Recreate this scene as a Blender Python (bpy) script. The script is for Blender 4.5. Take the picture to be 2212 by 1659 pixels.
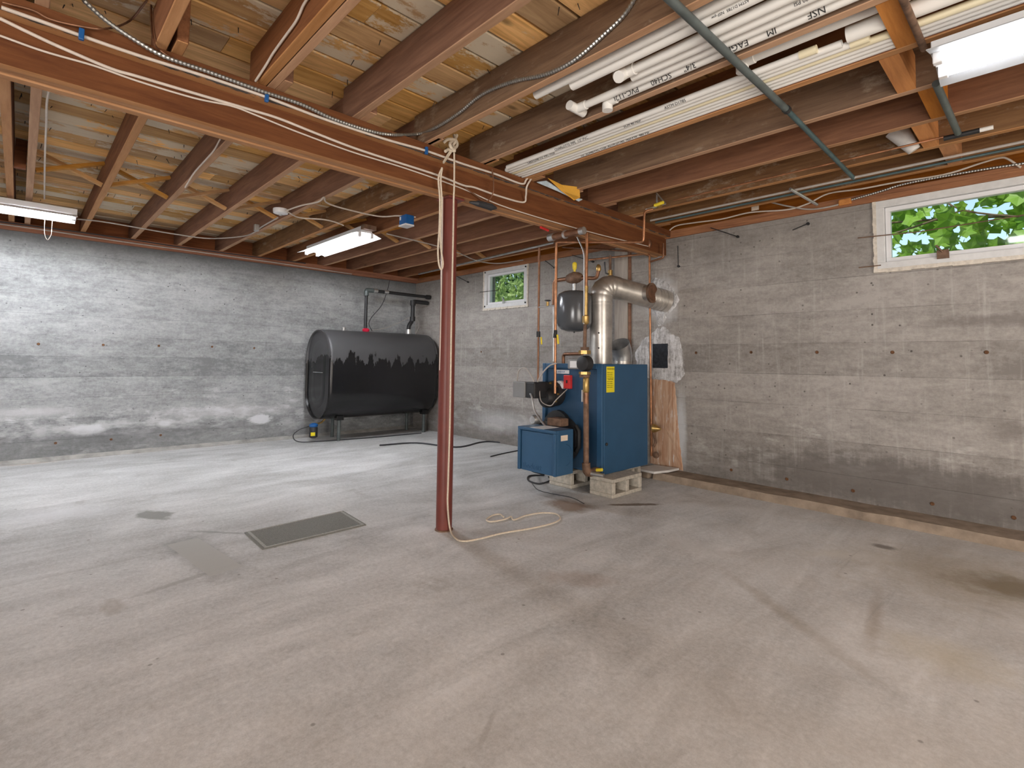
import bpy, bmesh, math, random
from mathutils import Vector, Matrix, noise
random.seed(7)
PI = math.pi
scn = bpy.context.scene
C = scn.collection
for o in list(bpy.data.objects): bpy.data.objects.remove(o)

# ------------------------------------------------------------------ camera, sky, light
CAM = Vector((0, 0, 1.0)); FPX, YAW, PITCH, ROLL, CX, CY = 1116.0, .8094, .0579, .0131, 1106.0, 714.8
fw = Vector((-math.sin(YAW)*math.cos(PITCH), math.cos(YAW)*math.cos(PITCH), math.sin(PITCH)))
r0 = Vector((math.cos(YAW), math.sin(YAW), 0)); u0 = r0.cross(fw)
rt = r0*math.cos(ROLL)+u0*math.sin(ROLL); up = -r0*math.sin(ROLL)+u0*math.cos(ROLL)
cam = bpy.data.cameras.new('camera'); co = bpy.data.objects.new('camera', cam); C.objects.link(co)
co.matrix_world = Matrix(((rt.x, up.x, -fw.x, CAM.x), (rt.y, up.y, -fw.y, CAM.y), (rt.z, up.z, -fw.z, CAM.z), (0, 0, 0, 1)))
cam.sensor_width = 36; cam.lens = FPX/2212*36; cam.shift_y = (CY-829.5)/2212; cam.clip_start = .02
scn.camera = co

def at(ax, val, x, y):
    """survey helper: where the sight line of a measured point meets a real plane"""
    d = fw+rt*((x-CX)/FPX)-up*((y-CY)/FPX); i = 'xyz'.index(ax)
    return CAM+d*((val-CAM[i])/d[i])

scn.view_settings.view_transform = 'Standard'; scn.view_settings.look = 'None'
scn.view_settings.exposure = 0.27; scn.view_settings.gamma = 1.0
scn.view_settings.use_curve_mapping = False
scn.cycles.max_bounces = 8
w = bpy.data.worlds.new('sky'); scn.world = w; w.use_nodes = True
nt = w.node_tree; bg = nt.nodes['Background']
sky = nt.nodes.new('ShaderNodeTexSky'); sky.sky_type = 'NISHITA'; sky.sun_disc = False
sky.sun_elevation = math.radians(50); sky.sun_rotation = math.radians(180); sky.air_density = 1.2; sky.dust_density = 2
nt.links.new(sky.outputs[0], bg.inputs[0]); bg.inputs[1].default_value = .22
sl = bpy.data.lights.new('sun', 'SUN'); sl.energy = 5.5; sl.angle = .02; sl.color = (1, .95, .86)
so = bpy.data.objects.new('sun', sl); C.objects.link(so)
so.rotation_euler = Vector((.25, .75, -.8)).to_track_quat('-Z', 'Y').to_euler()
def area(name, loc, aim, sx, sy, e, col):
    l = bpy.data.lights.new(name, 'AREA'); l.shape = 'RECTANGLE'; l.size = sx; l.size_y = sy; l.energy = e; l.color = col
    o = bpy.data.objects.new(name, l); C.objects.link(o); o.location = loc
    o.rotation_euler = (Vector(aim)-Vector(loc)).to_track_quat('-Z', 'Y').to_euler(); return o
# added warm area fills, out of view behind and right of the camera
area('fill_light_behind', (.6, -3.3, .95), (-1.6, 2.5, 1.9), 2.4, 1.7, 182, (1, .955, .90))
area('fill_light_right', (2.8, 1.4, .95), (-2.5, 2.4, 1.7), 2.2, 1.7, 86, (1, .91, .80))

# ------------------------------------------------------------------ materials
def mat(name):
    m = bpy.data.materials.new(name); m.use_nodes = True
    t = m.node_tree; b = t.nodes['Principled BSDF']; return m, t, b
def N(t, typ, **kw):
    n = t.nodes.new(typ)
    for k, v in kw.items():
        if k.startswith('i_'): n.inputs[k[2:].replace('_', ' ')].default_value = v
        elif k.startswith('n_'): n.inputs[int(k[2:])].default_value = v
        else: setattr(n, k, v)
    return n
def ramp(t, fac, stops, interp='LINEAR'):
    r = t.nodes.new('ShaderNodeValToRGB'); r.color_ramp.interpolation = interp
    e = r.color_ramp.elements
    while len(e) < len(stops): e.new(.5)
    for i, (p, c) in enumerate(stops):
        e[i].position = p; e[i].color = (c, c, c, 1) if isinstance(c, (int, float)) else (*c, 1)
    t.links.new(fac, r.inputs[0]); return r.outputs[0]
def mixc(t, fac, a, b, mode='MIX'):
    n = t.nodes.new('ShaderNodeMix'); n.data_type = 'RGBA'; n.blend_type = mode
    for s, v in ((n.inputs[0], fac), (n.inputs[6], a), (n.inputs[7], b)):
        if hasattr(v, 'is_linked') or hasattr(v, 'links'): t.links.new(v, s)
        elif isinstance(v, (int, float)): s.default_value = v
        else: s.default_value = (*v, 1)
    return n.outputs[2]
def math_(t, op, a, b=0.0, c=None):
    n = t.nodes.new('ShaderNodeMath'); n.operation = op
    vals = (a, b) if c is None else (a, b, c)
    for i, v in enumerate(vals):
        if isinstance(v, (int, float)): n.inputs[i].default_value = v
        else: t.links.new(v, n.inputs[i])
    return n.outputs[0]
def coords(t, scale=(1, 1, 1), rand=True, src='Object'):
    tc = t.nodes.new('ShaderNodeTexCoord'); mp = t.nodes.new('ShaderNodeMapping'); mp.inputs['Scale'].default_value = scale
    t.links.new(tc.outputs[src], mp.inputs[0])
    if rand:
        oi = t.nodes.new('ShaderNodeObjectInfo'); c = t.nodes.new('ShaderNodeCombineXYZ')
        for i in range(3): t.links.new(math_(t, 'MULTIPLY', oi.outputs['Random'], 31.7+i*17), c.inputs[i])
        t.links.new(c.outputs[0], mp.inputs['Location'])
    return mp.outputs[0]
def nz(t, vec, scale, detail=5, rough=.6, dist=0.0):
    n = t.nodes.new('ShaderNodeTexNoise'); n.inputs['Scale'].default_value = scale; n.inputs['Detail'].default_value = detail
    n.inputs['Roughness'].default_value = rough; n.inputs['Distortion'].default_value = dist
    t.links.new(vec, n.inputs['Vector']); return n.outputs['Fac']
def bump(t, b, h, s=.3, d=.01):
    n = t.nodes.new('ShaderNodeBump'); n.inputs['Strength'].default_value = s; n.inputs['Distance'].default_value = d
    t.links.new(h, n.inputs['Height']); t.links.new(n.outputs[0], b.inputs['Normal'])
def plain(name, col, rough=.5, metal=0.0, var=.12, sc=18, bmp=0.0, emit=None, spec=None):
    m, t, b = mat(name)
    v = coords(t, rand=True); f = nz(t, v, sc, 6)
    c = mixc(t, ramp(t, f, [(.3, 0.0), (.7, 1.0)]), [x*(1-var) for x in col], [min(1, x*(1+var)) for x in col])
    t.links.new(c, b.inputs['Base Color']); b.inputs['Roughness'].default_value = rough; b.inputs['Metallic'].default_value = metal
    if spec is not None: b.inputs['Specular IOR Level'].default_value = spec
    if bmp: bump(t, b, f, bmp, .004)
    if emit: b.inputs['Emission Color'].default_value = (*emit[0], 1); b.inputs['Emission Strength'].default_value = emit[1]
    return m

def wood(name, ca, cb, axis, gray=0.0, grayc=(.42, .38, .32), grain=1.0, tint=.25, splash=0.0, knots=1.0):
    m, t, b = mat(name)
    s = [14, 14, 14]; s['xyz'.index(axis)] = 1.1
    v = coords(t, s); v2 = coords(t, (1, 1, 1))
    g = nz(t, v, 1.6, 7, .62, .9); g2 = nz(t, v, 6, 4, .7)
    mm = math_(t, 'ADD', math_(t, 'MULTIPLY', g, .75), math_(t, 'MULTIPLY', g2, .3))
    col = mixc(t, ramp(t, mm, [(.36, 0.0), (.66, 1.0)]), cb, ca)
    oi = t.nodes.new('ShaderNodeObjectInfo')
    hv = t.nodes.new('ShaderNodeHueSaturation'); t.links.new(col, hv.inputs['Color'])
    t.links.new(math_(t, 'MULTIPLY_ADD', oi.outputs['Random'], tint*1.6, 1-tint*.8), hv.inputs['Value'])
    rr = math_(t, 'FRACT', math_(t, 'MULTIPLY', oi.outputs['Random'], 7.31))
    t.links.new(math_(t, 'MULTIPLY_ADD', rr, .3, .85), hv.inputs['Saturation'])
    col = hv.outputs[0]
    # knots
    ks = [3.2, 3.2, 3.2]; ks['xyz'.index(axis)] = 1.4
    vk = t.nodes.new('ShaderNodeTexVoronoi'); vk.inputs['Scale'].default_value = 1.0; t.links.new(coords(t, ks), vk.inputs['Vector'])
    kn = ramp(t, vk.outputs['Distance'], [(.03, 1.0), (.075, 0.0)])
    col = mixc(t, math_(t, 'MULTIPLY', kn, .7*knots), col, [x*.25 for x in cb])
    if gray:
        gs = [5, 5, 5]; gs['xyz'.index(axis)] = 2.4; gn = nz(t, coords(t, gs), 1.6, 8, .74)
        r3 = math_(t, 'FRACT', math_(t, 'MULTIPLY', oi.outputs['Random'], 13.7))
        gm = math_(t, 'ADD', gn, math_(t, 'MULTIPLY_ADD', r3, .36, -.18))
        col = mixc(t, math_(t, 'MULTIPLY', ramp(t, gm, [(.54, 0.0), (.60, 1.0)]), gray), col, grayc)
    if splash:
        sp = nz(t, coords(t, (3, 6, 6)), 1.8, 8, .75)
        col = mixc(t, math_(t, 'MULTIPLY', ramp(t, sp, [(.56, 0.0), (.68, 1.0)]), splash), col, (.36, .29, .22))
    t.links.new(col, b.inputs['Base Color']); b.inputs['Roughness'].default_value = .75; b.inputs['Specular IOR Level'].default_value = .25
    bump(t, b, mm, .35*grain, .004)
    return m

M = {}
M['joist_x'] = wood('joist_wood', (.29, .135, .072), (.155, .066, .036), 'x', tint=.2)
M['joist_grey'] = wood('aged_joist_wood', (.24, .14, .075), (.12, .062, .034), 'x', tint=.15, splash=.75)
M['edge_x'] = wood('bounce_lit_joist_edge', (.52, .29, .15), (.36, .18, .085), 'x', tint=.15)  # joist undersides: floor-bounce light painted in as a paler wood tone
M['joist_y'] = wood('blocking_wood', (.62, .28, .10), (.42, .17, .06), 'y', tint=.2)
M['beam_y'] = wood('beam_wood', (.185, .083, .044), (.105, .043, .024), 'y', tint=.12)
M['beam_light'] = wood('beam_pale_edge', (.52, .30, .17), (.36, .18, .09), 'y', tint=.2)  # pale tone of the beam underside has the floor bounce painted in
M['deck'] = wood('deck_board_wood', (.84, .52, .23), (.50, .27, .095), 'y', gray=.85, grayc=(.72, .64, .50), tint=.42)
M['sill'] = wood('sill_wood', (.32, .12, .05), (.17, .055, .025), 'y', tint=.15)
M['sill_x'] = wood('sill_wood_x', (.42, .17, .06), (.20, .07, .028), 'x', tint=.15)
M['brace'] = wood('brace_wood', (.60, .33, .12), (.38, .18, .06), 'y', tint=.2)
M['darkwood'] = plain('shadowed_subfloor', (.05, .03, .02), .9)
M['greyplank'] = wood('grey_plank_wood', (.50, .45, .40), (.36, .31, .27), 'z', tint=.1, knots=.3)

def concrete_wall(name, base, dark, pale, axis, band, top_dark, low):
    m, t, b = mat(name)
    P = t.nodes.new('ShaderNodeNewGeometry').outputs['Position']
    sep = t.nodes.new('ShaderNodeSeparateXYZ'); t.links.new(P, sep.inputs[0]); Z = sep.outputs[2]
    U = sep.outputs[0] if axis == 'x' else sep.outputs[1]
    def vec(su, sz):
        c = t.nodes.new('ShaderNodeCombineXYZ'); t.links.new(math_(t, 'MULTIPLY', U, su), c.inputs[0]); t.links.new(math_(t, 'MULTIPLY', Z, sz), c.inputs[2]); return c.outputs[0]
    big = nz(t, vec(.7, 1.2), 1.3, 6, .62, .4); fine = nz(t, vec(1, 1), 38, 6, .75); mid = nz(t, vec(1.0, 4.0), 3.0, 9, .75, .3); mot = nz(t, vec(1, 2.1), 8, 9, .74, .2)
    streak = nz(t, vec(9, .55), 2.2, 6, .7)
    # board bands left by the forms
    zz = math_(t, 'ADD', Z, math_(t, 'MULTIPLY', nz(t, vec(.35, 0), 1.0, 2), .03))
    bi = math_(t, 'FLOOR', math_(t, 'DIVIDE', zz, band)); fr = math_(t, 'FRACT', math_(t, 'DIVIDE', zz, band))
    wn = t.nodes.new('ShaderNodeTexWhiteNoise'); wn.noise_dimensions = '1D'; t.links.new(bi, wn.inputs['W'])
    k = math_(t, 'ADD', math_(t, 'MULTIPLY', big, .35), math_(t, 'MULTIPLY', mid, .32))
    k = math_(t, 'ADD', k, math_(t, 'MULTIPLY', mot, .33))
    k = math_(t, 'ADD', k, math_(t, 'MULTIPLY_ADD', wn.outputs[0], .08, -.04))
    k = math_(t, 'ADD', k, math_(t, 'MULTIPLY_ADD', fine, .3, -.15))
    col = mixc(t, ramp(t, k, [(.40, 0.0), (.60, 1.0)]), dark, base)
    col = mixc(t, math_(t, 'MULTIPLY', ramp(t, streak, [(.56, 0.0), (.72, 1.0)]), .35 if axis == 'x' else .12), col, pale)
    # efflorescence near the bottom boards
    eff = nz(t, vec(1.3, 3.4), 2.6, 7, .68)
    zl = ramp(t, math_(t, 'DIVIDE', Z, 2.2), low)
    col = mixc(t, math_(t, 'MULTIPLY', ramp(t, math_(t, 'ADD', eff, math_(t, 'MULTIPLY', zl, .22)), [(.66, 0.0), (.80, 1.0)]), .7), col, pale)
    # darker top and bottom bands; damp at the foot of the window wall
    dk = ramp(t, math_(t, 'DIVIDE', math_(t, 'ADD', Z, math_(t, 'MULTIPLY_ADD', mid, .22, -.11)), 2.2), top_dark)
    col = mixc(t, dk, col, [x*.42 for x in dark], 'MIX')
    # joint lines
    jl = ramp(t, fr, [(0.0, 1.0), (.02, 0.0), (.992, 0.0), (1.0, 1.0)])
    jn = ramp(t, nz(t, vec(.6, 2.6), 1.7, 4), [(.47, 0.0), (.58, 1.0)])
    col = mixc(t, math_(t, 'MULTIPLY', math_(t, 'MULTIPLY', jl, jn), .5), col, [x*.4 for x in dark])
    # pits
    vo = t.nodes.new('ShaderNodeTexVoronoi'); vo.inputs['Scale'].default_value = 20; t.links.new(vec(1, 1), vo.inputs['Vector'])
    vr = t.nodes.new('ShaderNodeSeparateColor'); t.links.new(vo.outputs['Color'], vr.inputs[0])
    pit = math_(t, 'MULTIPLY', ramp(t, vo.outputs['Distance'], [(.09, 1.0), (.16, 0.0)]), ramp(t, vr.outputs[0], [(.66, 0.0), (.7, 1.0)]))
    pit = math_(t, 'MULTIPLY', pit, ramp(t, big, [(.42, .15), (.6, 1.0)]))
    col = mixc(t, math_(t, 'MULTIPLY', pit, .8), col, [x*.22 for x in dark])
    if axis == 'x':
        def wspot(px, py, rx, rz, c, s_, col, soft=.6):
            q = at('y', 4.28, px, py); dx = math_(t, 'DIVIDE', math_(t, 'SUBTRACT', U, q.x), rx); dz = math_(t, 'DIVIDE', math_(t, 'SUBTRACT', Z, q.z), rz)
            d = math_(t, 'SQRT', math_(t, 'ADD', math_(t, 'MULTIPLY', dx, dx), math_(t, 'MULTIPLY', dz, dz)))
            d = math_(t, 'ADD', d, math_(t, 'MULTIPLY_ADD', math_(t, 'ADD', math_(t, 'MULTIPLY', streak, .5), math_(t, 'MULTIPLY', mot, .5)), 1.8, -.9))
            return mixc(t, math_(t, 'MULTIPLY', ramp(t, d, [(1-soft, 1.0), (1.0, 0.0)]), s_), col, c)
        col = wspot(1430, 650, .20, .26, (.66, .67, .70), .8, col)
        col = wspot(1425, 770, .26, .22, (.68, .69, .71), .8, col)
        col = wspot(1472, 930, .06, .42, (.62, .64, .67), .8, col)
        col = wspot(1560, 560, .5, .28, (.20, .185, .175), .35, col, .9)
        col = wspot(1950, 1050, 1.2, .20, (.15, .135, .125), .75, col, .4)
        col = wspot(2200, 930, .22, .10, (.14, .12, .11), .5, col, .8)
        col = wspot(2190, 690, .5, .05, (.17, .15, .14), .6, col, .6)
        col = wspot(1080, 910, .7, .16, (.66, .66, .67), .5, col, .8)
    else:
        def wsp(px, py, ry, rz, c, s_, col, soft=.5):
            q = at('x', -6.6, px, py); dx = math_(t, 'DIVIDE', math_(t, 'SUBTRACT', U, q.y), ry); dz = math_(t, 'DIVIDE', math_(t, 'SUBTRACT', Z, q.z), rz)
            d = math_(t, 'SQRT', math_(t, 'ADD', math_(t, 'MULTIPLY', dx, dx), math_(t, 'MULTIPLY', dz, dz)))
            d = math_(t, 'ADD', d, math_(t, 'MULTIPLY_ADD', mot, 1.6, -.8))
            return mixc(t, math_(t, 'MULTIPLY', ramp(t, d, [(1-soft, 1.0), (1.0, 0.0)]), s_), col, c)
        col = wsp(190, 928, .16, .07, (.70, .71, .74), .85, col, .4)
        col = wsp(562, 905, .14, .07, (.74, .75, .78), .85, col, .3)
        col = wsp(355, 915, .07, .05, (.70, .71, .74), .7, col, .5)
        col = wsp(60, 890, .4, .06, (.66, .66, .68), .6, col, .8)
        col = wsp(300, 940, 1.4, .10, (.17, .17, .175), .5, col, .7)
        col = wsp(500, 890, 1.0, .07, (.66, .66, .68), .5, col, .8)
    t.links.new(col, b.inputs['Base Color']); b.inputs['Roughness'].default_value = .9; b.inputs['Specular IOR Level'].default_value = .2
    hh = math_(t, 'SUBTRACT', math_(t, 'ADD', math_(t, 'MULTIPLY', mid, .6), math_(t, 'MULTIPLY', fine, .3)), math_(t, 'ADD', math_(t, 'MULTIPLY', pit, .6), math_(t, 'MULTIPLY', jl, .7)))
    bump(t, b, hh, .5, .008)
    return m
M['wall_l'] = concrete_wall('grey_formed_concrete', (.44, .45, .455), (.20, .205, .21), (.70, .71, .73), 'y', .2,
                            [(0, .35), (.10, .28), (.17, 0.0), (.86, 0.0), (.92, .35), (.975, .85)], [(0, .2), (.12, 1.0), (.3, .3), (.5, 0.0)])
M['wall_r'] = concrete_wall('brown_grey_formed_concrete', (.43, .40, .375), (.235, .215, .20), (.62, .60, .575), 'x', .235,
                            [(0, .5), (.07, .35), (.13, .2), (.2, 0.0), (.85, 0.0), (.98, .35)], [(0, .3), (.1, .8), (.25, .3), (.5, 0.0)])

def floor_mat():
    m, t, b = mat('worn_concrete_floor')
    P = t.nodes.new('ShaderNodeNewGeometry').outputs['Position']
    sep = t.nodes.new('ShaderNodeSeparateXYZ'); t.links.new(P, sep.inputs[0]); X, Y = sep.outputs[0], sep.outputs[1]
    def vec(sx, sy, rot=0):
        mp = t.nodes.new('ShaderNodeMapping'); mp.inputs['Rotation'].default_value = (0, 0, rot); mp.inputs['Scale'].default_value = (sx, sy, 1)
        t.links.new(P, mp.inputs[0]); return mp.outputs[0]
    big = nz(t, vec(1, 1), .9, 7, .62, .6); tro = nz(t, vec(2.6, .8, .5), 1.5, 8, .68, .8); fine = nz(t, vec(1, 1), 48, 8, .9)
    blot = nz(t, vec(1, 1), 2.3, 8, .7, .3)
    k = math_(t, 'ADD', math_(t, 'ADD', math_(t, 'MULTIPLY', big, .42), math_(t, 'MULTIPLY', tro, .4)), math_(t, 'MULTIPLY', fine, .58))
    col = mixc(t, ramp(t, k, [(.55, 0.0), (.83, 1.0)]), (.35, .35, .345), (.80, .805, .81))
    # browner towards the window wall and the near floor
    def lin(a, bx, by): return math_(t, 'ADD', math_(t, 'ADD', math_(t, 'MULTIPLY', X, bx), math_(t, 'MULTIPLY', Y, by)), a)
    brown = ramp(t, math_(t, 'ADD', lin(.54, .20, .02), math_(t, 'MULTIPLY_ADD', blot, .8, -.4)), [(.2, 0.0), (.75, 1.0)])
    col = mixc(t, math_(t, 'MULTIPLY', brown, .55), col, (.50, .44, .375))
    col = mixc(t, math_(t, 'MULTIPLY', ramp(t, tro, [(.60, 0.0), (.74, 1.0)]), .35), col, (.78, .78, .79))
    col = mixc(t, math_(t, 'MULTIPLY', ramp(t, blot, [(.60, 0.0), (.72, 1.0)]), .4), col, (.25, .235, .215))
    # stains with a place of their own
    n9 = math_(t, 'MULTIPLY_ADD', nz(t, vec(1, 1), 9, 6, .7), 1.3, -.65); n14 = nz(t, vec(1, 1), 14, 6, .7)
    def spot(px, py, rx, ry, rot, c, s, col, soft=.5):
        q = at('z', 0, px, py)
        mp = t.nodes.new('ShaderNodeMapping'); mp.vector_type = 'TEXTURE'
        mp.inputs['Location'].default_value = (q.x, q.y, 0); mp.inputs['Rotation'].default_value = (0, 0, rot); mp.inputs['Scale'].default_value = (rx, ry, 1)
        t.links.new(P, mp.inputs[0]); ln = t.nodes.new('ShaderNodeVectorMath'); ln.operation = 'LENGTH'; t.links.new(mp.outputs[0], ln.inputs[0])
        d = math_(t, 'ADD', ln.outputs['Value'], n9)
        return mixc(t, math_(t, 'MULTIPLY', ramp(t, d, [(1-soft, 1.0), (1.0, 0.0)]), s), col, c)
    col = spot(335, 1112, .16, .09, .3, (.25, .25, .23), .85, col, .3)
    col = spot(1230, 1092, .22, .16, 0, (.22, .13, .07), .75, col)
    col = spot(1370, 1090, .22, .035, .9, (.12, .08, .05), .8, col, .3)
    col = spot(2190, 1270, .28, .2, .4, (.10, .08, .06), .8, col, .7)
    col = spot(2100, 1250, .7, .5, .4, (.34, .27, .17), .5, col, .8)
    col = spot(1905, 1180, .07, .05, 0, (.10, .08, .07), .7, col, .6)
    col = spot(1250, 1250, .22, .1, .6, (.30, .20, .14), .35, col, .6)
    col = spot(2050, 1420, .25, .2, 0, (.52, .44, .28), .4, col, .9)
    col = spot(245, 1310, .11, .05, 0, (.36, .32, .27), .4, col)
    col = spot(60, 1000, .3, .14, 1.5, (.50, .38, .27), .6, col, .8)
    col = spot(1050, 1580, .012, .10, .55, (.27, .25, .23), .3, col)
    col = spot(470, 1150, .02, .28, -.85, (.25, .25, .25), .55, col, .6)
    col = spot(410, 1250, .025, .3, .25, (.27, .27, .26), .4, col, .6)
    def slabpatch(corners, c, s_, col, grow=1.0, soft=.06, jit=.05):
        q = [at('z', 0, *p) for p in corners]; m0 = sum(q, Vector())/4; ax_ = ((q[1]-q[0])+(q[2]-q[3]))*.25; ay_ = ((q[3]-q[0])+(q[2]-q[1]))*.25
        mp = t.nodes.new('ShaderNodeMapping'); mp.vector_type = 'TEXTURE'; mp.inputs['Location'].default_value = (m0.x, m0.y, 0)
        mp.inputs['Rotation'].default_value = (0, 0, math.atan2(ax_.y, ax_.x)); mp.inputs['Scale'].default_value = (ax_.length*grow, ay_.length*grow, 1)
        t.links.new(P, mp.inputs[0]); sp = t.nodes.new('ShaderNodeSeparateXYZ'); t.links.new(mp.outputs[0], sp.inputs[0])
        d = math_(t, 'MAXIMUM', math_(t, 'ABSOLUTE', sp.outputs[0]), math_(t, 'ABSOLUTE', sp.outputs[1]))
        d = math_(t, 'ADD', d, math_(t, 'MULTIPLY_ADD', n14, jit*2, -jit))
        return mixc(t, math_(t, 'MULTIPLY', ramp(t, d, [(1-soft, 1.0), (1.0, 0.0)]), s_), col, c)
    cr = [(387, 1172), (450, 1156), (502, 1232), (422, 1252)]
    col = slabpatch(cr, (.20, .195, .185), .55, col, 1.5, .6, .45)
    col = slabpatch(cr, (.50, .50, .48), .9, col, 1.0, .03, .02)
    col = spot(1700, 1330, .05, .55, .95, (.33, .28, .22), .45, col, .8)
    col = spot(1890, 1330, .035, .40, .15, (.32, .26, .20), .5, col, .8)
    col = spot(1830, 1200, .30, .10, .7, (.66, .63, .58), .6, col, .8)
    col = spot(1500, 1180, .22, .10, .3, (.60, .59, .58), .5, col, .8)
    col = spot(700, 1000, .5, .25, .9, (.80, .80, .82), .5, col, .9)
    col = spot(120, 1110, .4, .25, .9, (.78, .79, .82), .5, col, .9)
    # trowel arcs and specks
    wv = nz(t, vec(16, .9, .85), 1.2, 5, .6, 1.2)
    col = mixc(t, math_(t, 'MULTIPLY', ramp(t, wv, [(.64, 0.0), (.72, 1.0)]), .22), col, (.26, .25, .24))
    vo = t.nodes.new('ShaderNodeTexVoronoi'); vo.inputs['Scale'].default_value = 7; t.links.new(P, vo.inputs['Vector'])
    col = mixc(t, math_(t, 'MULTIPLY', ramp(t, vo.outputs['Distance'], [(.035, 1.0), (.06, 0.0)]), .55), col, (.13, .11, .1))
    t.links.new(col, b.inputs['Base Color']); b.inputs['Roughness'].default_value = .8; b.inputs['Specular IOR Level'].default_value = .3
    bump(t, b, math_(t, 'ADD', math_(t, 'MULTIPLY', tro, .6), math_(t, 'MULTIPLY', fine, .25)), .35, .008)
    return m
M['floor'] = floor_mat()
M['curb'] = plain('brown_curb_concrete', (.30, .235, .18), .95, 0, .35, 9, .6)
M['block'] = plain('concrete_block', (.47, .43, .37), .95, 0, .25, 40, .6)
M['cove'] = plain('grey_mortar_cove', (.40, .39, .37), .95, 0, .35, 7, .5)
M['slab'] = plain('white_stone_slab', (.66, .64, .62), .7, 0, .1, 12)
M['post'] = plain('oxide_red_paint', (.165, .036, .026), .45, 0, .1, 12)
M['pvc'] = plain('white_pvc', (.80, .78, .75), .35, 0, .04, 6)
M['pvc_old'] = plain('yellowed_pvc', (.78, .70, .50), .4, 0, .05, 6)
M['ink'] = plain('black_ink', (.02, .02, .02), .6)
M['rope'] = plain('cream_rope', (.64, .55, .44), .9, 0, .15, 90, .5)
M['cable'] = plain('white_cable_sheath', (.64, .56, .49), .5, 0, .08, 20)
M['cable_gray'] = plain('grey_cable_sheath', (.42, .38, .35), .5, 0, .12, 20)
M['cable_black'] = plain('black_cable_sheath', (.03, .03, .035), .45)
M['armor'] = plain('armored_cable_steel', (.34, .34, .33), .35, .8, .2, 40)
M['galv'] = plain('galvanised_steel', (.55, .55, .55), .38, .85, .22, 14, .1)
M['duct'] = plain('galvanised_flue_steel', (.62, .59, .55), .36, .8, .25, 9, .15)
M['copper'] = plain('aged_copper', (.44, .21, .11), .38, .8, .4, 16)
M['copper_dark'] = plain('tarnished_copper', (.24, .12, .07), .45, .7, .35, 16)
M['brass'] = plain('brass', (.50, .33, .12), .4, .85, .3, 30)
M['iron'] = plain('black_iron', (.03, .03, .032), .5, .3, .2, 20)
M['iron_gray'] = plain('painted_iron_conduit', (.10, .12, .12), .5, .2, .25, 12)
M['teal'] = plain('teal_iron_pipe', (.07, .12, .13), .5, .2, .3, 10)
M['tank'] = None
M['blue'] = plain('boiler_blue_enamel', (.028, .094, .19), .36, .1, .06, 6)
M['blue_dark'] = plain('boiler_blue_edge', (.02, .065, .135), .4, .1, .06, 6)
M['yellow'] = plain('yellow_label', (.86, .72, .02), .5, 0, .03, 6)
M['yellow_paint'] = plain('yellow_handle', (.80, .62, .04), .4)
M['red'] = plain('red_paint', (.62, .03, .03), .4)
M['redcap'] = plain('red_vent_cap', (.65, .02, .06), .35)
M['white'] = plain('white_enamel', (.80, .80, .82), .3, 0, .03, 6)
M['white_paint'] = plain('white_window_paint', (.70, .70, .70), .5, 0, .08, 20)
M['caulk'] = plain('old_cream_caulk', (.68, .62, .54), .8, 0, .2, 40, .4)
M['bluebox'] = plain('blue_plastic', (.01, .10, .32), .35)
M['greybox'] = plain('grey_control_box', (.25, .25, .25), .45, .2, .08, 8)
M['exptank'] = plain('dark_grey_enamel', (.10, .105, .115), .22, .2, .06, 6)
M['rust'] = plain('rust', (.16, .075, .035), .85, .2, .4, 40, .4)
M['rustiron'] = plain('rusty_iron', (.20, .12, .08), .7, .4, .45, 20, .3)
M['card'] = plain('yellow_envelope', (.72, .38, .05), .7, 0, .06, 8)
M['bluebag'] = plain('blue_white_plastic', (.55, .66, .75), .3, 0, .2, 20)
M['tag'] = plain('paper_tag', (.75, .62, .5), .8)
def mortarm():
    m, t, b = mat('dripping_white_mortar')
    g = nz(t, coords(t, (16, 16, 3.2), False), 1.4, 8, .75); g2 = nz(t, coords(t, (1, 1, 1), False), 16, 8, .75)
    k = math_(t, 'ADD', math_(t, 'MULTIPLY', g, .6), math_(t, 'MULTIPLY', g2, .45))
    c = mixc(t, ramp(t, k, [(.44, 0.0), (.58, 1.0)]), (.30, .29, .29), (.72, .72, .74))
    t.links.new(c, b.inputs['Base Color']); b.inputs['Roughness'].default_value = .95; bump(t, b, k, .9, .01); return m
M['plaster'] = mortarm()
M['darkhole'] = plain('shade', (.02, .025, .035), .9, 0, .5, 40)
M['mat'] = plain('grey_mat', (.20, .20, .185), .95, 0, .25, 160, .5)
M['mat_edge'] = plain('grey_mat_edge', (.36, .36, .34), .95, 0, .2, 90)
M['lampglow'] = plain('fluorescent_tube', (1, 1, 1), .4, emit=((.93, .96, 1.0), 88))
M['lampglow_dim'] = plain('dimmer_fluorescent_tube', (1, 1, 1), .4, emit=((.95, .97, 1.0), 15))
M['reflector'] = plain('greyed_white_reflector', (.42, .43, .45), .5, 0, .05, 6)  # white lamp wings coloured greyer to offset overexposure from the strong tube light
M['bark'] = plain('bark', (.10, .07, .045), .9, 0, .3, 20)
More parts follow.
